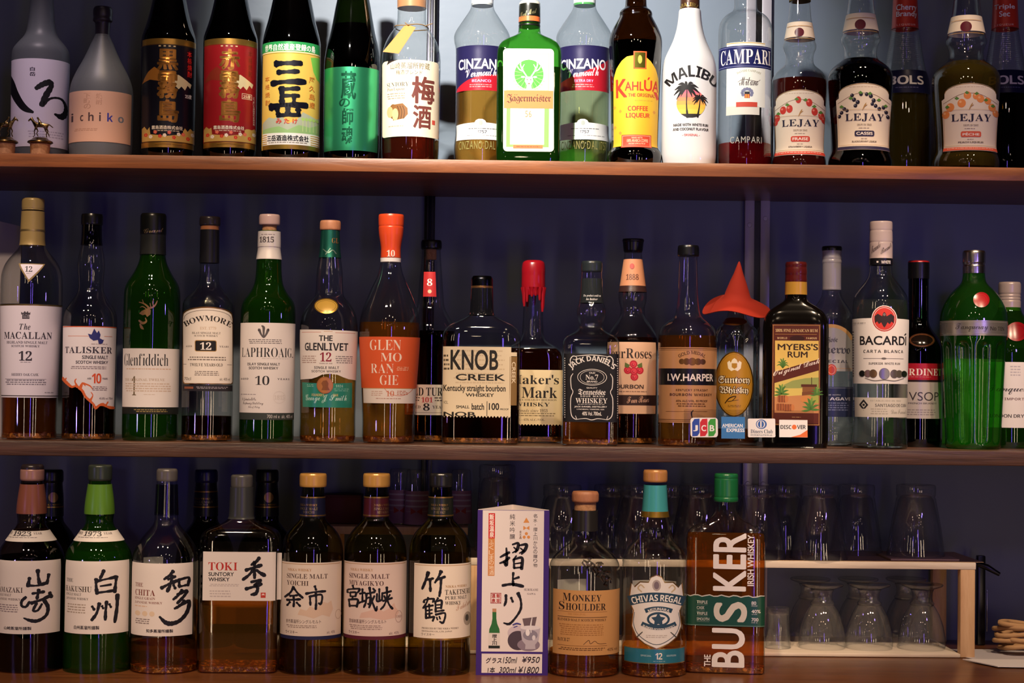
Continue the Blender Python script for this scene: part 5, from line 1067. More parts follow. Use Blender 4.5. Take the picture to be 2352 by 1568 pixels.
L = flat_label(st, sX, yb, Z2, 'sticker', .0012); L.rect(1586,959,1649,1004,'e8e4e4',rad=7)
for u,c in ((1590,'2a4aa8'),(1608,'c82838'),(1627,'3a9a3c')): L.poly([(u,970),(u+5,962),(u+17,961),(u+17,993),(u+12,1001),(u,1002)],c)
L.text('J',1592,976,1603,990,'f0f0f0','B').text('C',1611,976,1622,990,'f0f0f0','B').text('B',1630,976,1641,990,'f0f0f0','B'); o = L.done(); o.rotation_euler.x = -0.07; o['label'] = 'sticker with blue, red and green bands'
L = flat_label(st, sX, yb, Z2, 'sticker', .0012); L.rect(1657,957,1711,1007,'3878b8'); L.text('AMERICAN',1659,973,1706,981,'f0f4f8','B').text('EXPRESS',1669,984,1710,992,'f0f4f8','B'); L.rect(1657,982,1711,983,'a8c8e8'); o = L.done(); o.rotation_euler.x = -0.07; o['label'] = 'blue square sticker'
L = flat_label(st, sX, yb, Z2, 'sticker', .0012); L.rect(1718,961,1781,1004,'e8e4e4',rad=3); L.ell(1749,974,12.5,11,'3a62a8'); L.ell(1748,974,9.5,9,'e8e4e4'); L.ell(1748,974,7,8,'3a62a8'); L.rect(1746.6,967,1749.4,981,'e8e4e4'); L.text('Diners Club',1724,986,1775,995,'4a5a70','s').text('INTERNATIONAL',1724,997,1775,1001,'4a5a70','s'); o = L.done(); o.rotation_euler.x = -0.07; o['label'] = 'white sticker with blue circle'
L = flat_label(st, sX, yb, Z2, 'sticker', .0012); L.rect(1790,964,1855,1004,'e8e4e4'); L.poly([(1816,1004),(1838,998),(1855,987),(1855,1004)],'e07038'); L.text('DISC',1793,976,1818,985,'2a2a30','b').text('VER',1831,976,1851,985,'2a2a30','b'); L.ell(1824.5,980.5,5.5,5.5,'e07038'); o = L.done(); o.rotation_euler.x = -0.07; o['label'] = 'white sticker with orange corner'
# pale card leaning at the left end
p = at(8, 1012, 0.06); q = at(18, 512, 0.06); s_ = scale(.06)
lb = empty('menu_card', (p.x, 0.06, Z2), 0, 'pale slanted-top card standing behind the far left whisky bottle', 'card')
MB().add([(-.09,0,0),(24*s_,0,0),(33*s_,0,at(40,520,.06).z-Z2),(-.09,0,at(-40,478,.06).z-Z2)]+[(-.09,.004,0),(24*s_,.004,0),(33*s_,.004,at(40,520,.06).z-Z2),(-.09,.004,at(-40,478,.06).z-Z2)],[(0,1,2,3),(7,6,5,4),(0,4,5,1),(1,5,6,2),(2,6,7,3),(3,7,4,0)]).build('sheet', paint('8f888c','paper'), lb, 0)
# ------------------------------------------------------------------ lowest row on the counter
GB = 'bottles on the counter'; YB = -0.10; CR = 'e2d8d0'; INK = '15141c'
def yr(b, year, u0, u1, txt):
    b.sleeve('year_band', 1239, 1216, paint('ddd4cc','paper'), .0006)
    L = b.lab('year_print','print',.001); L.text(year,u0+23,1220,u0+60,1231,'3a3434','i').text('SINCE',u0+2,1222,u0+20,1228,'7a7070','s').text('YEAR',u0+64,1222,u0+82,1227,'7a7070','s'); L.bars(u0+5,1234,u0+78,1236,1,'7a7070'); L.done()
yam = [(1546,70),(1539,75),(1530,76),(1288,76),(1268,73),(1253,66),(1240,56.5),(1228,48),(1216,40),(1206,33),(1195,30.5),(1178,33),(1150,31),(1112,25.5),(1100,24)]
AMBG = glass('glass_amber_smoke', (.72,.60,.46), (.16,.10,.06))
b = Bottle(WB, 'amber bottle with copper neck wrap at the far left of the lowest row', BT, 70, yam, YB, Z3, AMBG, group=GB, liq=BRN, level=1275)
b.sleeve('neck_wrap', 1178, 1111, paint('8c5442','satin'), .0009); b.cap('cap', [(1103,25),(1100,27),(1079,27),(1076,25)], paint('a87c70','satin')); b.cap('cap_top', [(1077,26),(1070,25.5),(1066,22)], paint('2a2224','plastic')); yr(b,'1923',12,98,'')
L = b.lab(); L.rect(-4,1288,136,1456,CR); L.text('THE',-3,1336,4,1345,'5a4a4c','s'); L.text('YAMAZAKI',-3,1349,53,1361,'4a3c3e','s'); L.text('SINGLE MALT',-2,1364,28,1370,'5a4a4c','s').text('JAPANESE WHISKY',-3,1374,48,1380,'5a4a4c','s'); L.bars(-2,1389,44,1409,4,'8a7c80')
L.brush([[(86,1310,5),(87,1325,4),(90,1342,5)],[(68,1327,4),(65,1343,5)],[(63,1344,4),(84,1345,3),(105,1340,5)],[(110,1321,4),(106,1342,4)],
 [(60,1371,3),(51,1380,4),(51,1391,4),(60,1393,3),(68,1382,4)],[(74,1363,3),(100,1360,4)],[(88,1355,4),(84,1376,4)],[(72,1385,4),(94,1378,4),(116,1369,5)],[(112,1363,4),(116,1374,5)],[(83,1386,3),(76,1402,4),(86,1402,3),(95,1388,3)],[(98,1377,4),(108,1396,5),(104,1415,5),(86,1426,5),(70,1425,4),(55,1419,2)]],INK)
L.text('山崎蒸溜所謹製',12,1439,72,1447,'3a3436','J'); L.done()
b = Bottle(WB, 'green bottle with bright green neck wrap and dated shoulder band', BT, 226, yam, YB, Z3, GREEN, group=GB, liq=tliq('tl_green_mid',(0.5,0.75,0.2),(.12,.40,.03),.08), level=1262)
b.sleeve('neck_wrap', 1179, 1111, paint('5c8a2c','satin'), .0009); b.cap('cap', [(1103,25),(1100,27),(1070,27),(1067,24)], paint('343c34','satin')); yr(b,'1973',173,260,'')
L = b.lab(); L.rect(152,1289,294,1456,CR); L.text('THE',156,1330,170,1338,'4a4a44','s').text('HAKUSHU',154,1347,211,1360,'4a4038','s').text('SINGLE MALT',155,1363,188,1369,'5a544c','s').text('JAPANESE WHISKY',155,1373,204,1379,'5a544c','s'); L.bars(155,1388,200,1412,4,'a89888')
L.brush([[(238,1310,4),(233,1322,5),(229,1328,3)],[(221,1330,4),(221,1345,4),(223,1363,5)],[(223,1334,4),(244,1330,3),(266,1326,5)],[(266,1326,4),(264,1342,4),(262,1361,5)],[(230,1346,2),(254,1343,3)],[(223,1361,3),(262,1357,4)],
 [(212,1392,3),(217,1400,4)],[(228,1386,4),(222,1408,4),(211,1424,4)],[(234,1392,3),(237,1398,3)],[(244,1382,4),(242,1402,4),(241,1424,4)],[(250,1388,3),(254,1396,3)],[(268,1368,5),(267,1396,5),(262,1431,4)]],INK)
L.text('白州蒸溜所謹製',172,1437,228,1446,'3a3436','J'); L.done()
b = Bottle(WB, 'clear bottle with grey neck wrap and red-brown lettering beside two brush characters', BT, 380, [(1549,70),(1541,75),(1532,76),(1292,76),(1272,74),(1254,67),(1237,57),(1222,45),(1210,34),(1198,27),(1185,26),(1150,24.5),(1105,23)], YB, Z3, CLEAR, group=GB, liq=AMB, level=1474); b.back(1285,1475,-50,-6,'b8b4b0')
b.sleeve('neck_wrap', 1182, 1112, glass('sleeve_grey',(.45,.45,.48),(.12,.12,.13)), .0008); b.cap('cap', [(1104,23),(1101,24),(1080,24),(1076,21)], paint('5c5856','satin'))
L = b.lab(); L.rect(304,1294,441,1461,CR); R_ = '7a3c30'; L.text('THE',313,1340,330,1349,R_,'s').text('CHITA',313,1355,357,1369,R_,'s').text('SINGLE GRAIN',312,1372,357,1378,R_,'s').text('JAPANESE WHISKY',312,1382,373,1388,R_,'s'); L.bars(312,1392,340,1398,1,'d8b8a0')
for k in range(3): L.ell(318+k*16,1410,6,6,'dcc4a8',n=14)
L.bars(312,1422,346,1436,3,'8a7c78')
L.brush([[(397,1312,4),(388,1322,4),(377,1330,3)],[(386,1330,3),(402,1324,4)],[(371,1350,4),(386,1342,4),(405,1334,5)],[(395,1322,4),(391,1342,4),(384,1358,5)],[(398,1344,3),(402,1352,4)],[(410,1332,4),(411,1349,4)],[(410,1332,3),(432,1329,4),(430,1347,4)],[(411,1348,3),(429,1345,3)],
 [(417,1357,4),(408,1368,4),(397,1377,3)],[(406,1366,3),(428,1359,5),(420,1372,4),(406,1386,4)],[(422,1382,4),(412,1392,4),(400,1398,3)],[(410,1392,3),(432,1384,5),(428,1408,6),(412,1426,6),(394,1432,6),(380,1429,5),(367,1416,3)]],INK)
L.text('知多蒸溜所謹製',337,1445,397,1453,'3a3436','J'); L.done()
b = Bottle(WB, 'square-shouldered clear bottle with short white label, red lettering and amber whisky', BT, 552, [(1553,84,1),(1546,88,1),(1240,89,1),(1225,86,1),(1214,75,.95),(1206,55,.8),(1198,37,.4),(1190,28,0),(1180,26.5,0),(1120,25,0)], YB, Z3, CLEAR, group=GB, box=(.6,8), liq=GOLD, level=1384, rot=-.12); b.back(1290,1440,-70,70,'d8cfc4')
b.sleeve('neck_wrap', 1190, 1118, paint('3c3e3e','satin'), .0008); b.cap('cap', [(1119,24),(1116,25),(1093,25),(1090,22)], paint('565450','satin'))
L = b.lab(); L.rect(473,1267,638,1379,CR); L.text('TOKI',486,1291,552,1310,'b8342c','s'); L.text('SUNTORY',486,1314,544,1323,'2c2a2c','B').text('WHISKY',486,1326,534,1335,'2c2a2c','B'); L.bars(486,1341,556,1348,2,'b8acaa'); L.bars(486,1356,540,1374,3,'c0b4b0')
L.brush([[(602,1280,4),(594,1290,5),(583,1297,3)],[(571,1309,4),(588,1303,4),(607,1297,5)],[(591,1290,4),(591,1308,4),(591,1327,4)],[(588,1308,4),(578,1320,4),(564,1331,4)],[(595,1308,3),(604,1315,5),(615,1321,5)],[(583,1336,3),(606,1331,4),(592,1342,3)],[(592,1342,4),(598,1350,5),(594,1362,5),(583,1365,3)],[(571,1352,4),(588,1347,4),(607,1340,5)]],INK)
L.rect(605,1360,616,1372,'c0392b'); L.text('季',607,1362,614,1370,'f0d8d0','J'); L.done()
L = b.lab('side_label'); L.rect(640,1270,650,1378,'cfc6c0'); L.done()
def nikka(cx, label, neck, capc, foot, lines, kanji, foil, x):
    b = Bottle(WB, label, BT, cx, [(1554,58),(1549,66),(1540,70),(1530,71.5),(1274,71.5),(1255,70),(1240,66.5),(1226,60),(1213,50),(1203,40),(1194,31),(1186,28),(1140,27),(1118,25)], YB, Z3, OLIVE, group=GB, liq=tliq('tl_olive_amber',(0.62,0.44,0.16),(.3,.18,.04),.025), level=1272)
    b.sleeve('neck_label', 1185, 1139, paint(neck,'satin'), .0008)
    b.sleeve('neck_line', 1142, 1139, paint('b8904c','foil'), .0011); b.sleeve('neck_line', 1183, 1180.5, paint('b8904c','foil'), .0011)
    w = 31 if capc != '1c1c1e' else 27
    b.cap('cap', [(1117,w-1),(1114,w),(1091,w),(1087,w-2)], paint(capc,'satin' if w > 30 else 'plastic'))
    L = b.lab('neck_print','foil',.0013); L.text('NIKKA WHISKY',x[0]-20,1157,x[0]+16,1162,'c8a060','s').text('SINGLE MALT',x[0]-20,1165,x[0]+17,1171,'c0a878','s').text(lines[0],x[0]-14,1173,x[0]+10,1179,'c0a878','s'); L.done()
    return b
b = nikka(716, 'olive glass bottle with gold cap and navy neck label', '1c1e38', 'c8964c', '24284c', ['YOICHI'], '', '', (712,))
L = b.lab(); L.rect(645,1292,783,1461,'e2d2c2'); L.rect(645,1461,783,1469,'24264a'); L.rect(648,1295,780,1296.5,'b8946a'); L.text('NIKKA WHISKY',662,1306,716,1312,'b88a58','s'); L.text('SINGLE MALT',660,1318,752,1329,'5a4640','s').text('YOICHI',660,1334,709,1345,'5a4640','s')
L.poly([(684,1412),(690,1398),(704,1402),(712,1392),(726,1398),(742,1382),(752,1386),(760,1380),(764,1400),(756,1418),(740,1412),(720,1420),(700,1414)],'dcc0a8'); L.ring(776,1414,7,11,1,'b8a08c')
L.brush([[(675,1349,3.2),(668,1362,3),(655,1374,2.5)],[(675,1350,2.6),(684,1362,3),(696,1373,3.2)],[(667,1370,2.5),(685,1367,2.6)],[(660,1380,2.6),(691,1376,3)],[(675,1369,3),(676,1383,3),(675,1394,3)],[(667,1384,2.5),(660,1393,2.6)],[(682,1384,2.5),(690,1392,3)],
 [(723,1346,3),(726,1355,3)],[(703,1363,3),(724,1359,2.6),(747,1358,3.2)],[(712,1369,2.8),(713,1389,3)],[(713,1369,2.6),(738,1366,3),(737,1386,3),(731,1385,2.5)],[(725,1360,3),(726,1380,3),(725,1399,3.2)]],INK); L.text('余市蒸溜所シングルモルト',658,1423,737,1432,'6a5850','j'); L.bars(658,1436,730,1444,2,'a08c80'); L.text('ウイスキー',657,1449,684,1456,'5a4640','j'); L.text('alc. 45%',750,1450,768,1456,'8a7870','n'); L.done()
b = nikka(862, 'olive glass bottle with gold cap and maroon neck label', '4c1c24', 'c8964c', '5c2430', ['MIYAGIKYO'], '', '', (880,))
L = b.lab(); L.rect(790,1292,934,1461,'e2ccc0'); L.rect(790,1461,934,1469,'5c2030'); L.rect(793,1295,931,1296.5,'b8946a'); L.text('NIKKA WHISKY',806,1306,857,1312,'b88a58','s'); L.text('SINGLE MALT',803,1318,894,1329,'5a3c3c','s').text('MIYAGIKYO',803,1334,881,1345,'5a3c3c','s')
L.poly([(826,1420),(830,1408),(850,1402),(866,1396),(880,1404),(896,1396),(902,1388),(905,1386),(908,1396),(916,1408),(908,1420),(880,1424),(850,1418)],'dcb8a8'); L.ring(915,1418,8,14,1,'a88880'); L.text('1969',909,1415,921,1421,'a88880','s')
L.brush([[(811,1347,2.6),(813,1354,2.8)],[(799,1364,2.5),(801,1357,2.5),(826,1353,2.8),(822,1362,2.5)],[(805,1364,2.5),(806,1373,2.5)],[(805,1363,2),(818,1362,2.5),(817,1371,2.5)],[(806,1372,1.8),(817,1371,1.8)],[(811,1373,2),(809,1379,2)],[(802,1380,2.6),(804,1396,2.8)],[(802,1380,2.2),(822,1378,2.8),(820,1395,2.8)],[(804,1394,2),(820,1392,2)],
 [(827,1364,2.5),(839,1361,2.6)],[(833,1353,2.6),(833,1383,2.6)],[(825,1385,2.6),(840,1379,2.6)],[(840,1364,2.5),(861,1359,2.8)],[(842,1365,2.6),(841,1382,2.8),(836,1395,2.5)],[(843,1374,2),(850,1372,2.2),(849,1387,2.4),(845,1386,2)],[(849,1349,2.8),(853,1374,2.8),(863,1401,3.2),(866,1392,2)],[(860,1368,2.4),(848,1395,2.4)],[(857,1351,2.4),(862,1357,2.6)],
 [(871,1352,2.6),(871,1378,2.6)],[(866,1363,2.4),(866,1380,2.4),(878,1377,2.4)],[(878,1361,2.4),(877,1378,2.4)],[(880,1362,2.4),(898,1358,2.6)],[(882,1368,2.2),(885,1375,2.4)],[(895,1366,2.2),(890,1374,2.4)],[(879,1380,2.4),(900,1374,2.6)],[(888,1349,2.8),(888,1372,2.6),(882,1390,2.6),(874,1399,2.5)],[(888,1376,2.5),(894,1390,2.8),(901,1399,3.2)]],INK); L.text('宮城峡蒸溜所シングルモルト',803,1423,887,1432,'6a5050','j'); L.bars(803,1436,878,1448,3,'a08880'); L.text('ウイスキー',802,1450,826,1457,'5a3c3c','j'); L.text('alc. 45%',893,1452,915,1458,'8a7070','n'); L.done()
b = nikka(1010, 'olive glass bottle with black cap and dark green neck label', '20241f', '1c1c1e', 'a8803c', ['PURE MALT'], '', '', (1012,))
L = b.lab(); L.rect(951,1295,1086,1466,'e4d6c6'); L.rect(958,1466,1080,1470,'b8904c','foil'); L.rect(954,1298,1083,1299.5,'b8946a')
L.brush([[(984,1315,4.5),(978,1334,4),(970,1354,3)],[(981,1331,3),(996,1328,3)],[(988,1332,3.4),(989,1358,3.6)],[(1013,1312,4.2),(1007,1325,3.4),(999,1338,2.6)],[(1003,1331,3),(1022,1324,3.6)],[(1013,1327,3.4),(1012,1350,3.6),(1009,1369,3)],
 [(974,1384,2.8),(977,1378,2.6),(996,1375,3),(994,1383,2.5)],[(984,1373,2.8),(980,1385,2.6),(972,1398,2.5)],[(978,1393,2.8),(979,1421,3)],[(978,1394,2.2),(995,1390,2.5)],[(979,1403,2),(993,1400,2)],[(979,1411,2),(993,1408,2)],[(978,1420,2.4),(997,1416,2.6)],[(986,1388,2.5),(987,1418,2.5)],
 [(1006,1373,2.6),(1002,1380,2.5)],[(1000,1381,2.8),(1001,1405,2.8)],[(1000,1381,2.4),(1014,1379,2.8),(1013,1397,2.6)],[(1001,1389,1.8),(1012,1388,1.8)],[(1001,1396,1.8),(1013,1395,1.8)],[(1000,1404,2.5),(1020,1401,2.6)],[(1001,1411,2.5),(1022,1408,3),(1018,1429,3),(1010,1427,2.4)],[(998,1416,2.4),(994,1426,2.4)],[(1003,1417,2),(1005,1423,2)],[(1009,1415,2),(1011,1421,2)]],INK); L.text('NIKKA WHISKY',1023,1344,1072,1349.5,'a8804c','s'); L.text('TAKETSURU',1022,1354,1079,1366,'3a3430','s').text('PURE MALT',1022,1369,1071,1377,'3a3430','s').text('WHISKY',1022,1381,1058,1389,'3a3430','s'); L.text('Taketsuru',1047,1391,1080,1404,'b89078','c',slope=.3); L.ell(1073,1424,9,16,'a89a8c',n=16); L.ell(1072,1422,4,8,'4a4844',n=12)
L.text('PRODUCED BY THE NIKKA WHISKY',969,1441,1053,1445,'6a5c50','s').text('DISTILLING CO., LTD. JAPAN',969,1448,1038,1452,'6a5c50','s'); L.text('ウイスキー',968,1454,998,1460,'5a4c44','j'); L.done()
# folded paper price stand
yb = -0.125; g0 = at(1094, 1553, yb); g1 = at(1257, 1553, yb); ztop = at(1178, 1170, yb).z
cxw = (g0.x+g1.x)/2; hw = (g1.x-g0.x)/2; hh = ztop-Z3
st = empty('price_stand', (cxw, yb, Z3), 0, 'purple and white three-sided paper price stand with black brush characters', 'price stand')
PAPW = paint('e2d6d0','paper'); PUR = paint('3c2478','paper')
MB().add([(-hw,0,0),(hw,0,0),(hw,0,hh),(-hw,0,hh),(0,.052,0),(0,.052,hh+.003),(-hw+.001,.0006,0),(hw-.001,.0006,0),(hw-.001,.0006,hh),(-hw+.001,.0006,hh),(0,.0512,0),(0,.0512,hh+.003)],
  [(0,1,2,3),(1,4,5,2),(4,0,3,5),(7,6,9,8),(10,7,8,11),(6,10,11,9),(3,2,8,9),(2,5,11,8),(5,3,9,11)]).build('folded_card', PAPW, st, 0)
L = flat_label(st, cxw, yb, Z3, 'printed_front', .0003)
L.rect(1095,1171,1260,1553,'3c2478'); L.rect(1107,1172,1248,1496,'e2d8d6'); L.rect(1106,1501,1245,1545,'e2d8d6')
L.rect(1122,1178,1137,1236,'c8302c'); L.vtext('飯坂温泉',1124,1180,1135,1234,'f0e0d8','J',gap=.04); L.rect(1121,1236,1136,1322,'cc8850'); L.vtext('ふくしまの地酒',1123,1240,1134,1320,'ecd8c0','j',gap=.1)
L.vtext('純米吟醸',1171,1180,1183,1238,'3a3438','j',gap=.25); Or='d8904c'
L.poly([(1209,1188),(1216,1200),(1202,1200)],Or); L.poly([(1202,1207),(1209,1212),(1216,1207),(1216,1217),(1209,1212.5),(1202,1217)],Or)
for u,v in ((1209,1225),(1204,1233),(1214,1233)): L.ell(u,v,3.6,3.6,Or,n=12)
L.vtext('金水晶',1193,1218,1198,1237,'8a6a50','j',gap=.1); L.vtext('名水・摺上川からの贈り物',1225,1180,1234,1302,'4a4448','j',gap=.2)
L.brush([[(1149,1279,2),(1158,1274,3),(1170,1268,3)],[(1163,1258,2),(1164,1275,3),(1163,1297,4),(1157,1290,2)],[(1148,1293,2),(1160,1288,3),(1170,1280,3)],
 [(1177,1250,2),(1190,1247,3),(1189,1259,4),(1184,1268,2)],[(1180,1256,1.5),(1186,1262,2)],[(1177,1269,1.5),(1188,1263,2.5)],[(1193,1252,2),(1209,1250,3.5),(1206,1262,4),(1198,1272,2)],[(1195,1258,1.5),(1201,1263,2)],[(1193,1270,1.5),(1204,1264,2.5)],
 [(1186,1276,2),(1180,1284,2)],[(1180,1284,3),(1181,1305,3)],[(1181,1284,2),(1199,1281,3.5),(1198,1306,4)],[(1183,1294,1.5),(1197,1292,2)],[(1182,1304,2),(1198,1302,2)]],INK)
L.brush([[(1179,1315,3),(1178,1330,3),(1179,1344,4)],[(1180,1329,2),(1192,1325,3)],[(1154,1344,3),(1176,1341,4),(1202,1346,4)]],INK)
L.brush([[(1162,1366,3),(1162,1380,4),(1158,1391,2)],[(1174,1372,3),(1178,1382,3)],[(1190,1362,4),(1196,1378,3),(1196,1398,4),(1184,1418,3),(1170,1432,3),(1157,1430,2)]],INK)
L.frame(1127,1361,1151,1385,1.4,'b84a44'); L.text('飯坂',1140,1363,1149,1383,'b84a44','j') if 0 else None
for ch,u,v in (('飯',1140,1363),('坂',1140,1374),('温',1129,1363),('泉',1129,1374)): L.text(ch,u,v,u+9,v+9,'b84a44','J')
L.text('SURIKAMI',1204,1351,1236,1356,'8a8084','s').text('GAWA',1211,1361,1230,1365,'8a8084','s')
L.poly([(1131,1404),(1140,1404),(1140,1420),(1142,1432),(1147,1444),(1148,1455),(1123,1455),(1124,1444),(1129,1432),(1131,1420)],'2c6a38'); L.rect(1131,1397,1140,1405,'b88868'); L.rect(1122,1453,1148,1482,'d8d0cc'); L.rect(1122,1482,1148,1488,'1c2420'); L.vtext('摺上川',1130,1456,1141,1481,'2a2628','J',gap=.05)
L.ell(1187,1452,21,16,'c8bac4'); L.ell(1190,1470,24,22,'4c404c'); L.poly([(1200,1420),(1233,1416),(1228,1440),(1204,1438)],'6a5a60'); L.ell(1214,1480,26,14,'8a7c8c')
L.poly([(1195,1441),(1241,1441),(1237,1470),(1229,1480),(1230,1490),(1206,1490),(1207,1480),(1199,1470)],'b8b0bc'); L.ell(1218,1441,23,5,'dcd6dc',n=18); L.ell(1218,1458,17,12,'8a8494',n=18); L.ell(1212,1452,5,8,'e8e4e8',n=12); L.ell(1226,1464,4,6,'d8d4dc',n=12); L.brush([[(1222,1418,1),(1219,1436,1.6),(1220,1452,1)]],'e0dce0'); L.brush([[(1178,1434,1.4),(1187,1431,1.8),(1196,1433,1.2)],[(1180,1440,1),(1188,1437,1.2)]],'4a4890')
HW_ = '26222a'
L.text('グラス',1116,1509,1152,1522,HW_,'j',shear=.15).text('150ml',1155,1508,1188,1522,HW_,'n',shear=.25).text('¥950',1199,1507,1240,1521,HW_,'n',shear=.25).text('1本',1120,1531,1137,1544,HW_,'j',shear=.1).text('300ml',1146,1531,1186,1544,HW_,'n',shear=.25).text('¥1800',1190,1530,1238,1545,HW_,'n',shear=.25)
L.done()
b = Bottle(WB, 'round-shouldered bottle with tan label and three small glass monkeys', BT, 1342, [(1559,74),(1553,79),(1545,81),(1306,81.5),(1291,79),(1277,71),(1264,58),(1254,46),(1246,36),(1238,30.5),(1225,29),(1170,28.5)], YB, Z3, CLEAR, group=GB, liq=AMB, level=1490); b.back(1338,1500,-62,4,'d8d0c4')
b.sleeve('neck_foil', 1218, 1171, paint('2a2826','satin'), .0006); b.cap('cork', [(1171,25),(1150,25)], CORK); b.cap('stopper', [(1152,29.5),(1149,31),(1133,31),(1128,28)], WOODCAP)
for k,(u,v) in enumerate(((1352,1284),(1374,1298),(1390,1318))):
    z = b.z(v); a = math.asin(max(-.95,min(.95,(u-1342)*b.sc/ b.rq(z)[0]))); r = b.rq(z)[0]+.001; s_ = b.sc
    def q(du, dz, dr=0): aa = a + du*s_/r; return ((r+dr*s_)*math.sin(aa), -(r+dr*s_)*math.cos(aa), z+dz*s_)
    MB().sphere(q(0,10,3), 5*s_, 8).sphere(q(0,-2,2), 7*s_, 8, (1,1,1)).tube([q(-6,2,2),q(-13,6,3),q(-15,0,3),q(-9,-8,3)],[2.4*s_]*4,8).tube([q(6,0,2),q(12,-5,3),q(10,-12,3)],[2.4*s_]*3,8).tube([q(-3,-8,2),q(-8,-15,3),q(0,-17,2)],[2.4*s_]*3,8).tube([q(-9,13,2),q(-4,15,3),q(4,15,3),q(9,11,2)],[1.8*s_]*4,8).build('monkey_relief', glass('relief_glass',(.62,.62,.60),(.08,.08,.08),.02,.22), b.root)
L = b.lab('back_label'); L.done() if 0 else None
L = b.lab(); T_='2c1e18'; L.rect(1270,1356,1424,1505,'c8955c'); L.text('M',1293,1363,1312,1381,T_,'s').text('ONKEY',1315,1366,1381,1381,T_,'s').text('S',1284,1383,1297,1402,T_,'s').text('HOULDER',1300,1386,1391,1402,T_,'s'); L.rect(1281,1405,1394,1406,'8a5c34'); L.text('THE ORIGINAL',1304,1408,1346,1413,'b07840','s'); L.rect(1281,1417,1394,1418.5,'5a3a24'); L.text('BLENDED MALT SCOTCH WHISKY',1281,1421,1392,1427,'4a2e20','s'); L.bars(1281,1434,1392,1462,6,'a4703e'); L.text('BATCH 27',1281,1466,1309,1474,'4a2e20','s'); L.brush([[(1340,1480,.5),(1352,1470,.7),(1356,1478,.7),(1366,1472,.6),(1374,1478,.6),(1392,1479,.5)]],'5a3a24'); L.rect(1281,1483,1394,1484,'8a5c34'); L.bars(1283,1488,1392,1496,2,'6a4628'); L.text('40% vol.',1394,1490,1418,1497,'6a4628','n'); L.done()
b = Bottle(WB, 'bottle with teal neck foil and white shield-shaped label', BT, 1503, [(1557,69),(1549,73.5),(1540,74.5),(1295,74.5),(1276,72.5),(1262,65.5),(1250,55),(1241,45),(1232,39),(1218,39.5),(1205,36),(1186,30),(1150,27),(1114,25)], YB, Z3, CLEAR, group=GB, liq=AMB, level=1416); b.back(1340,1480,-50,50,'d8d0c8')
b.sleeve('neck_foil', 1186, 1113, paint('46a4a6','satin'), .0008); b.sleeve('foil_band', 1186, 1173, paint('c8a03c','foil'), .0012); b.cap('cap', [(1106,26.5),(1103,28),(1084,28),(1079,26)], paint('c48a50','satin'), fl=(90,.02,1103,1084))
L = b.lab(); sh = lambda d: [(1445-d*0+d,1372-0),(1449+d,1340+d),(1456+d,1350+d*.5),(1470+d*.5,1336+d),(1490,1336+d),(1496,1324+d),(1508,1319+d),(1520,1324+d),(1526,1336+d),(1546-d*.5,1336+d),(1560-d,1350+d*.5),(1567-d,1340+d),(1571-d,1372),(1567-d,1394),(1562-d,1404),(1566-d,1440),(1556-d,1464-d*.5),(1536-d*.5,1480-d),(1508,1492-d*1.4),(1480+d*.5,1480-d),(1460+d,1464-d*.5),(1450+d,1440),(1454+d,1404),(1449+d,1394)]
L.poly(sh(0),'b08c54','foil'); L.poly(sh(2.5),'e8e4de'); 
L.brush([[(1474,1360,1.6),(1466,1352,1.8),(1472,1344,1.6),(1480,1350,1.4)],[(1542,1360,1.6),(1550,1352,1.8),(1544,1344,1.6),(1536,1350,1.4)]],'c8b494'); L.ell(1508,1344,10,13,'b0a4a0',n=14); L.ell(1508,1344,6,9,'7a6c74',n=12)
NV='2c4a60'; L.arcband(1449,1567,1394,1382,-0.1+22,NV); L.arct('CHIVAS REGAL',1454,1563,1390,1380,15,'f0ece4','b',hend=1.05); L.arcband(1484,1541,1408,1402,10,NV); L.arct('MIZUNARA',1490,1536,1406,1401,6,'e8e4dc','b')
L.ring(1512,1422,26,17,5,NV); L.poly([(1512+(17 if k%2==0 else 9)*math.sin(k*math.pi/5),1423-(17 if k%2==0 else 9)*math.cos(k*math.pi/5)) for k in range(10)],NV)
L.arcband(1472,1554,1437,1446,10,NV); L.arct('BLENDED SCOTCH WHISKY',1476,1550,1442,1450,-5,'e8e4dc','b') if 0 else L.arct('BLENDED SCOTCH WHISKY',1476,1550,1439,1447.5,5,'e8e4dc','b'); L.bars(1484,1458,1532,1466,2,'c8c0b8'); L.brush([[(1464,1464,1.6),(1476,1452,1)],[(1552,1464,1.6),(1540,1452,1)]],'5a5a54'); L.brush([[(1458,1408,.6),(1456,1436,.7),(1470,1462,.7),(1508,1480,.7),(1546,1462,.7),(1560,1436,.7),(1558,1408,.6)]],'4a5a68'); L.done()
L = b.lab('lower_label','satin'); L.rect(1434,1489,1572,1525,'2f7c94'); L.rect(1434,1489,1572,1491,'c0a060','foil'); L.rect(1434,1523,1572,1525,'c0a060','foil'); L.text('12',1505,1499,1521,1514,'ece8e0','b'); L.text('SPECIAL',1472,1504,1496,1508,'b8d4dc','b',track=.1).text('EDITION',1531,1504,1552,1508,'b8d4dc','b',track=.1); L.bars(1499,1518,1528,1520,1,'b8d4dc'); L.done()
b = Bottle(WB, 'tall flat bottle with green cap, green band and large upright white lettering', BT, 1666, [(1555,86,1),(1548,90,1),(1234,90.5,1),(1222,88,1),(1212,78,.95),(1203,62,.85),(1195,46,.6),(1188,34,.3),(1178,28,0),(1165,26,0),(1150,25,0)], YB+.02, Z3, CLEAR, group=GB, box=(.5,8), liq=tliq('tl_amber_busk',(0.74,0.36,0.09),(.6,.22,.04),.08), level=1226, lean=.008)
b.cap('cap', [(1151,27),(1148,28),(1143,28),(1141,26.8),(1138,27.5),(1100,27.5),(1098,26.5),(1095,27.5),(1090,27),(1087,25)], paint('1c6a3a','plastic'), fl=None)
L = b.lab('front_lettering','print'); Wh='dcd4d4'
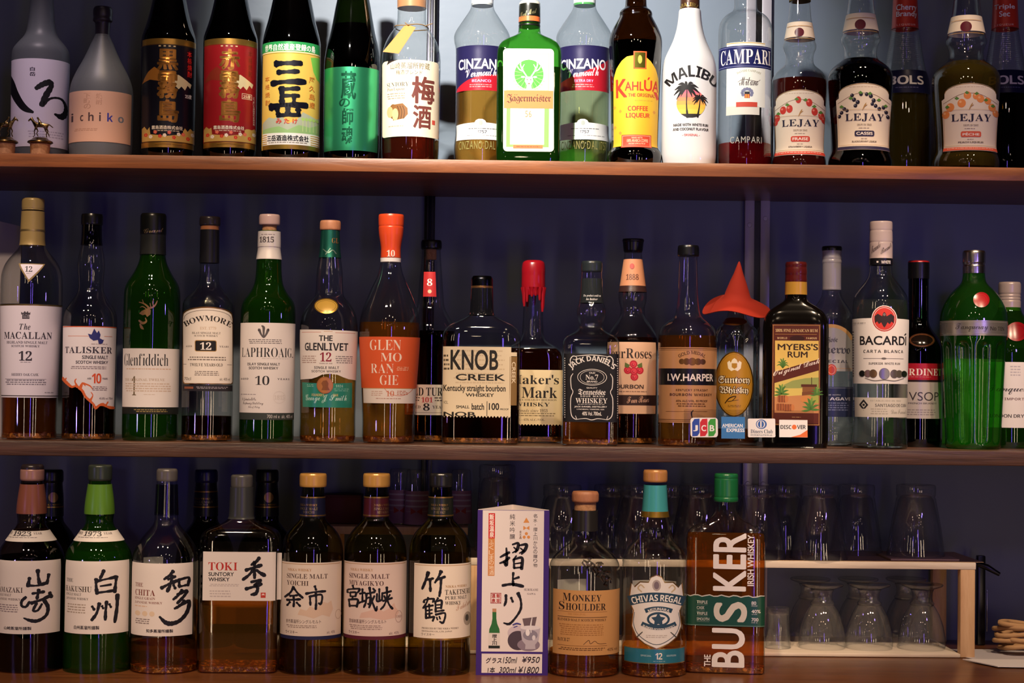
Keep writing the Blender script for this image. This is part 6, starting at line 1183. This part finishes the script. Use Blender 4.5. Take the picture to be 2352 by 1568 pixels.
L.text('KER',1638,1223,1714,1357,Wh,'B',rot=90); L.text('IRISH WHISKEY',1717,1227,1732,1344,Wh,'B',rot=90); L.text('BU',1635,1442,1711,1532,Wh,'B',rot=90); L.text('THE',1617,1504,1632,1531,Wh,'B',rot=90); L.done()
L = b.lab('green_band','satin'); L.poly([(1576,1366)]+[(1576+k*9,1367+2*math.sin(k*1.9)) for k in range(1,20)]+[(1756,1366),(1756,1438),(1576,1438)],'c8c4b8'); L.poly([(1576,1368)]+[(1576+k*9,1369.5+2*math.sin(k*1.9)) for k in range(1,20)]+[(1756,1368),(1756,1438),(1576,1438)],'1c4a38'); L.rect(1576,1435.5,1756,1436.5,'7a9080')
L.text('S',1639,1381,1716,1428,'cfc8b8','B',rot=90)
for k,w in enumerate(('TRIPLE','CASK','TRIPLE','SMOOTH')): L.text(w,1600,1380+k*13,1600+(25,18,25,29)[k],1387+k*13,'b8b8ac','B'); L.rect(1600,1389+k*13,1600+(25,18,25,29)[k],1389.6+k*13,'8a9488')
for s_,v,sm in (('80',1379,'PROOF'),('40%',1398,'vol.'),('700','1417','ml e')): v=int(v); L.text(s_,1726,v,1726+(11,21,16)[(v-1379)//19],v+8,'d0ccc0','B'); L.text(sm,1726,v+9,1726+14,v+12,'a8aca0','b')
L.done()
# ------------------------------------------------------------------ behind the lowest row
YR = 0.055
def dark_bottle(cx, label, capc, sleeve, t):
    b = Bottle(WB, label, BT, cx, [(1540,66),(1300,68),(1250,62),(1222,48),(1204,33),(1194,27),(1140,26),(1112,23)], 0.115, Z3, DARKGREEN, group='dark bottles at the back of the counter', vmid=1140)
    b.sleeve('neck_label', 1184, 1106, paint(sleeve,'satin'), .0008); b.cap('cap', [(1108,24),(1104,26.5),(1082,26),(1078,23)], paint(capc,'plastic'))
    b.sleeve('neck_line', 1164, 1161, paint('b8904c','foil'), .0011)
    if t: b.sleeve('neck_line', 1129, 1126, paint('b8904c','foil'), .0011)
    L = b.lab('neck_print','foil',.0013)
    if t: L.text('NIKKA WHISKY',cx-24,1143,cx+10,1147,'b8904c','s').text('SINGLE MALT',cx-24,1150,cx+14,1155,'a89878','s').text('YOICHI',cx-22,1156.5,cx+4,1160.5,'a89878','s')
    else: L.text('NIKKA WHISKY',cx-16,1157,cx+20,1160.5,'b8904c','s'); L.ell(cx+4,1142,10,12,'a8845c',n=14)
    L.done()
dark_bottle(473, 'dark bottle with dark blue cap behind the square white-labelled bottle', '1c1c50', '141428', 1)
dark_bottle(613, 'dark bottle with black cap behind the first gold-capped bottle', '141416', '121214', 0)
dark_bottle(118, 'dark bottle standing behind the copper-necked bottle', '141416', '16161a', 0)
# glass rack: one long wooden rack with an upper board, and a lower one at its left
TUMB = glass('tumbler_glass', (.97,.98,.98), (.66,.70,.72), .015, .11, glow=(.8,.82,.85,.02))
ya, yz = 0.045, 0.205
def rk(u, v, y): return at(u, v, y)
zt0, zt1 = rk(1900, 1305, ya).z, rk(1900, 1289, ya).z
zb0 = rk(1900, 1532, ya).z; zb1 = rk(1900, 1523, ya).z
zb0 = Z3 + .0005; zb1 = max(zb1, zb0+.005)
xl, xr = rk(1070, 1300, ya).x, rk(2242, 1300, ya).x
rack = empty('glass_rack', ((xl+xr)/2, (ya+yz)/2, Z3), 0, 'pale wooden two-tier rack holding upturned glasses behind the bottles', 'rack')
ox, oy = (xl+xr)/2, (ya+yz)/2
MB().box(xl-ox, xr-ox, ya-oy, yz-oy, zt0-Z3, zt1-Z3, .001).build('upper_board', WOOD_BOARD, rack)
MB().box(xl-ox, rk(2206,1520,ya).x-ox, ya-oy, yz-oy, zb0-Z3, zb1-Z3, .001).build('lower_board', WOOD_BOARD, rack)
pw = 34*scale(ya)
for x in (xr-pw/2-.001, xl+pw/2+.002):
    for y in (ya+.008, yz-.008): MB().box(x-pw/2-ox, x+pw/2-ox, y-.0075-oy, y+.0075-oy, .0005, zt0-Z3, .001).build('post', WOOD_RACK, rack)
p0 = rk(755, 1207, .14); p1 = rk(1075, 1207, .14)
r2 = empty('glass_rack', ((p0.x+p1.x)/2, .16, Z3), 0, 'small wooden rack tier behind the gold-capped bottles', 'rack')
hw2 = (p1.x-p0.x)/2; h2 = rk(800,1225,.12).z-Z3
MB().box(-hw2, hw2, -.05, .045, h2, h2+.011, .001).build('board', WOOD_RACK, r2)
for s in (-1,1):
    for y in (-.042, .037): MB().box(s*(hw2-.01)-.008, s*(hw2-.01)+.008, y-.007, y+.007, zb1-Z3+.0006, h2, .001).build('post', WOOD_RACK, r2)
MB().box(rk(700,1520,.07).x-p0.x-hw2, hw2-.004, -.06, .045, zb0-Z3, zb1-Z3, .001).build('lower_board', WOOD_BOARD, r2)
# red box at the back
rb = rk(788,1160,.17); s_ = scale(.17)
MBX = MB().box(-44*s_, 44*s_, -.02, .02, .0004, 32*2*s_, .002)
r_ = empty('box', (rb.x, .17, Z3+h2+.011), 0, 'dark red box on the small rack behind the gold-capped bottles', 'box'); MBX.build('carton', paint('5a1216','paper'), r_); MB().box(-44.5*s_, 44.5*s_, -.0205, .0205, 30*2*s_, 33*2*s_, .001).build('lid', paint('4a0e12','paper'), r_)
def tumbler(x, y, z, h, rt, rb_, name, label, group, n=0, fl=None):
    """upturned glass tumbler: heavy stepped base on top, wide rim below"""
    r = empty(name, (x, y, z), 0, label, 'glass', group)
    prof = [(.0004, rb_-.0016), (.0002, rb_-.0004), (h*.02, rb_), (h*.45, rb_*.55+rt*.45-.0006), (h*.80, rt*1.0), (h*.815, rt*.965), (h*.835, rt*.96), (h*.85, rt*1.0), (h*.97, rt), (h*.995, rt-.0012), (h, rt-.004), (h*.985, rt*.5), (h*.98, 0)]
    v, f = lathe_geo(prof, 48); mesh_obj('bowl', v, f, TUMB, r)
    inn = [(.0004, rb_-.0016), (h*.45, rb_*.55+rt*.45-.0028), (h*.78, rt-.003), (h*.84, rt*.75), (h*.86, 0)]
    v, f = lathe_geo(inn, 48); mesh_obj('inner_wall', v, f, TUMB, r)
    return r
GTU = 'upturned tumblers on the rack'
TOPZ = zt1+.0003
front = [(1880,'front-row upturned tumbler right of the tall flat bottle, at the front of the rack'),(1738,'upturned tumbler peeking out at the right edge of the tall flat bottle'),(1603,'upturned tumbler between the teal-foil bottle and the green cap'),(1466,'upturned tumbler just left of the teal-foil bottle'),(1290,'upturned tumbler just left of the wooden stopper')]
for u,lab in front:
    y = .082; p = at(u, 1280, y); s_ = scale(y); h = at(u, 1112, y).z - TOPZ
    tumbler(p.x, y, TOPZ, h, 44*s_, 67*s_, 'tumbler', lab, GTU)
back = [(1966,'upturned tumbler behind the front-row one, right of it'),(1800,'back-row upturned tumbler half hidden by the tumbler beside the tall flat bottle'),(1668,'back-row upturned tumbler behind the green cap'),(1540,'back-row upturned tumbler behind the teal neck foil'),(1405,'back-row upturned tumbler right of the wooden stopper')]
for u,lab in back:
    y = .158; p = at(u, 1275, y); s_ = scale(y); h = at(u, 1112, y).z - TOPZ
    tumbler(p.x, y, TOPZ, h, 42*s_, 60*s_, 'tumbler', lab, GTU)
y = .105; p = at(2106, 1277, y); s_ = scale(y)
cz = at(2102,1279,y).z
cs = empty('coaster', (p.x, y, TOPZ), 0, 'thin square coaster under the rightmost upturned tumbler', 'coaster'); MB().box(-78*s_, 78*s_, -.045, .045, .0002, .003, .0006).build('card', paint('d8b494','paper'), cs)
tumbler(p.x-3*s_, y, TOPZ+.0034, at(2100,1112,y).z-TOPZ-.0034, 45*s_, 66*s_, 'tumbler', 'rightmost upturned tumbler, alone on its coaster', GTU)
ps = empty('paper_sheet', (at(1880,1285,.1).x, .12, TOPZ), 0, 'brown paper lining the right part of the rack top', 'paper')
MB().box(-.17, at(2236,1285,.1).x-at(1880,1285,.1).x, -.07, .08, -.0002, .0001).build('sheet', paint('d0a880','paper'), ps)
# tall beer glasses with printed panels, upturned on the small rack
def beer(u, lab, v0, v1, w, y):
    zb_ = Z3+h2+.0113; p = at(u, 1200, y); s_ = scale(y); h = at(u, v0, y).z - zb_
    r = empty('beer_glass', (p.x, y, zb_), 0, lab, 'glass', 'upturned printed glasses')
    prof = [(.0002, w*1.05*s_), (h*.5, w*.98*s_), (h*.93, w*.9*s_), (h*.97, w*.88*s_), (h, w*.8*s_), (h*.99, 0)]
    v, f = lathe_geo(prof, 40); mesh_obj('bowl', v, f, TUMB, r)
    V=[];F=[]
    for rowz in (.02*h, .62*h):
        for k in range(17):
            a = math.radians(-75+150*k/16); rr = np.interp(rowz,[q[0] for q in prof[:4]],[q[1] for q in prof[:4]])+.0004; V.append((rr*math.sin(a),-rr*math.cos(a),rowz))
    F=[(k,k+1,18+k,17+k) for k in range(16)]
    lb_ = mesh_obj('printed_panel', V, F, paint('a8788c','print'), r)
    V=[];F=[]
    for d in range(5):
        z0 = h*(.56-.1*d)
        for k in range(13):
            a = math.radians(-60+120*k/12); rr = w*.99*s_+.0008; V += [(rr*math.sin(a),-rr*math.cos(a),z0),(rr*math.sin(a),-rr*math.cos(a),z0-h*.03)]
        b0 = d*26; F += [(b0+2*k,b0+2*k+2,b0+2*k+3,b0+2*k+1) for k in range(12)]
    mesh_obj('print_lines', V, F, paint('c8b8c0','print'), lb_)
    V=[];F=[]
    for pts in ([(-26,.2),(-26,.32),(0,.25)],[(26,.2),(26,.32),(0,.25)]):
        n=len(V)
        for a,zf in pts: a=math.radians(a); rr=w*1.0*s_+.0012; V.append((rr*math.sin(a),-rr*math.cos(a),zf*h))
        F.append((n,n+1,n+2))
    mesh_obj('red_emblem', V, F, paint('b03028','print'), lb_)
beer(918, 'upturned printed glass behind the maroon-necked bottle, left of its neighbour', 1076, 0, 27, .165)
beer(957, 'upturned printed glass with red emblem between maroon-necked and black-capped bottles', 1078, 0, 28, .145)
beer(1058, 'upturned printed glass right of the black cap', 1078, 0, 25, .165)
yt = .15; p = at(1140,1270,yt); s_=scale(yt)
tumbler(p.x, yt, TOPZ, at(1140,1066,yt).z-TOPZ, 42*s_, 50*s_, 'highball_glass', 'tall clear upturned glass behind the purple price stand', None)
# stemmed goblets upturned on the lower board
def goblet(u, y, lab, sc=1.0):
    p = at(u, 1515, y); s_ = scale(y)*sc; zb_ = zb1+.0003; r = empty('goblet', (p.x, y, zb_), 0, lab, 'glass', 'upturned goblets')
    h = (at(u, 1340, y).z - zb_) if y < .1 else (at(u, 1327, y).z - zb_)
    out = [(.0002,52),(.05,54),(.18,53),(.36,48),(.52,40),(.62,32),(.67,27)]
    v, f = lathe_geo([(a*h if a>.001 else a, rr*s_) for a,rr in out] + [(.66*h, 0)], 48); mesh_obj('bowl', v, f, TUMB, r)
    st_ = [(.66,24),(.68,27),(.70,28),(.73,24),(.79,22),(.86,23),(.91,27)]
    v, f = lathe_geo([(.655*h,0)]+[(a*h, rr*s_) for a,rr in st_]+[(.915*h,0)], 40); mesh_obj('stem', v, f, TUMB, r)
    ft = [(.905*h,0),(.91*h,24*s_),(.935*h,34*s_),(.965*h,46*s_),(.985*h,48*s_),(h,46*s_),(h*.985,30*s_),(h*.975,0)]
    v, f = lathe_geo(ft, 48); mesh_obj('foot', v, f, TUMB, r)
for u,lab in ((1888,'front goblet upturned nearest the tall flat bottle'),(1996,'middle front goblet upturned under the rack'),(2117,'front goblet upturned nearest the rack post')): goblet(u, .095, lab)
for u,lab in ((1860,'back goblet upturned behind the one nearest the tall flat bottle'),(1970,'back goblet upturned behind the middle front one'),(2080,'back goblet upturned behind the one nearest the rack post')): goblet(u, .168, lab, .97)
y = .09; p = at(1786,1515,y); s_=scale(y)
tumbler(p.x, y, zb1+.0003, at(1786,1394,y).z-zb1, 27*s_, 30*s_, 'small_glass', 'small straight glass on the lower board beside the tall flat bottle', None)
# things at the right end
y = .17; p = at(2252, 1400, y); s_ = scale(y)
rd = empty('lever_stand', (p.x, y, Z3), 0, 'thin black metal stand behind the right end of the rack', 'stand')
hh = at(2248,1275,y).z - Z3
MB().box(-9*s_,9*s_,-.006,.006,.0004,hh,.0015).build('upright', BLACKP, rd); MB().tube([(-9*s_,-.004,hh-.012),(10*s_,-.01,hh-.016),(38*s_,-.012,hh-.026)],[.004,.0045,.003],10).build('lever', BLACKP, rd); MB().box(12*s_,13.5*s_,-.006,-.003,.02,hh*.62,.0003).build('highlight_strip', paint('c8c8cc','metal'), rd)  # thin pale strip stands in for the white highlight along the upright
y = .08; p = at(2352, 1460, y); s_ = scale(y)
cord = empty('cord_coil', (p.x, y, Z3), 0, 'coil of tan cord at the right end of the counter', 'cord')
pts = []
for k in range(150):
    a = k*.26; t = k/149; rr = (58+8*math.sin(k*.9)+5*math.sin(k*.37))*s_
    pts.append((rr*math.cos(a), rr*.75*math.sin(a), (10+62*t+5*math.sin(a*1.3+1))*s_ + .003))
MB().tube(pts, .0034, 10).build('cord', paint('b0885c','matt'), cord)
q = [at(2205,1483,.09), at(2352,1483,.09)]
pp = empty('paper_stack', (at(2310,1520,-.01).x, .02, Z3), 0, 'white folded papers lying on the counter at the right end', 'paper')
Xp = pp.location.x
def flat(pts, z0, th, nm, c):
    V = [(x, y, z0) for x, y in pts] + [(x, y, z0+th) for x, y in pts]; n = len(pts)
    MB().add(V, [tuple(range(n))[::-1], tuple(range(n,2*n))] + [(i,(i+1)%n,n+(i+1)%n,n+i) for i in range(n)]).build(nm, paint(c,'paper'), pp, 0)
flat([(-.062,.10),(.08,.10),(.10,.0),(-.03,.0)], .0003, .001, 'lower_sheet', 'b8b0b0')
flat([(-.05,.0),(.12,.0),(.14,-.07),(-.02,-.06)], .0016, .0012, 'upper_sheet', 'd8d0cc')
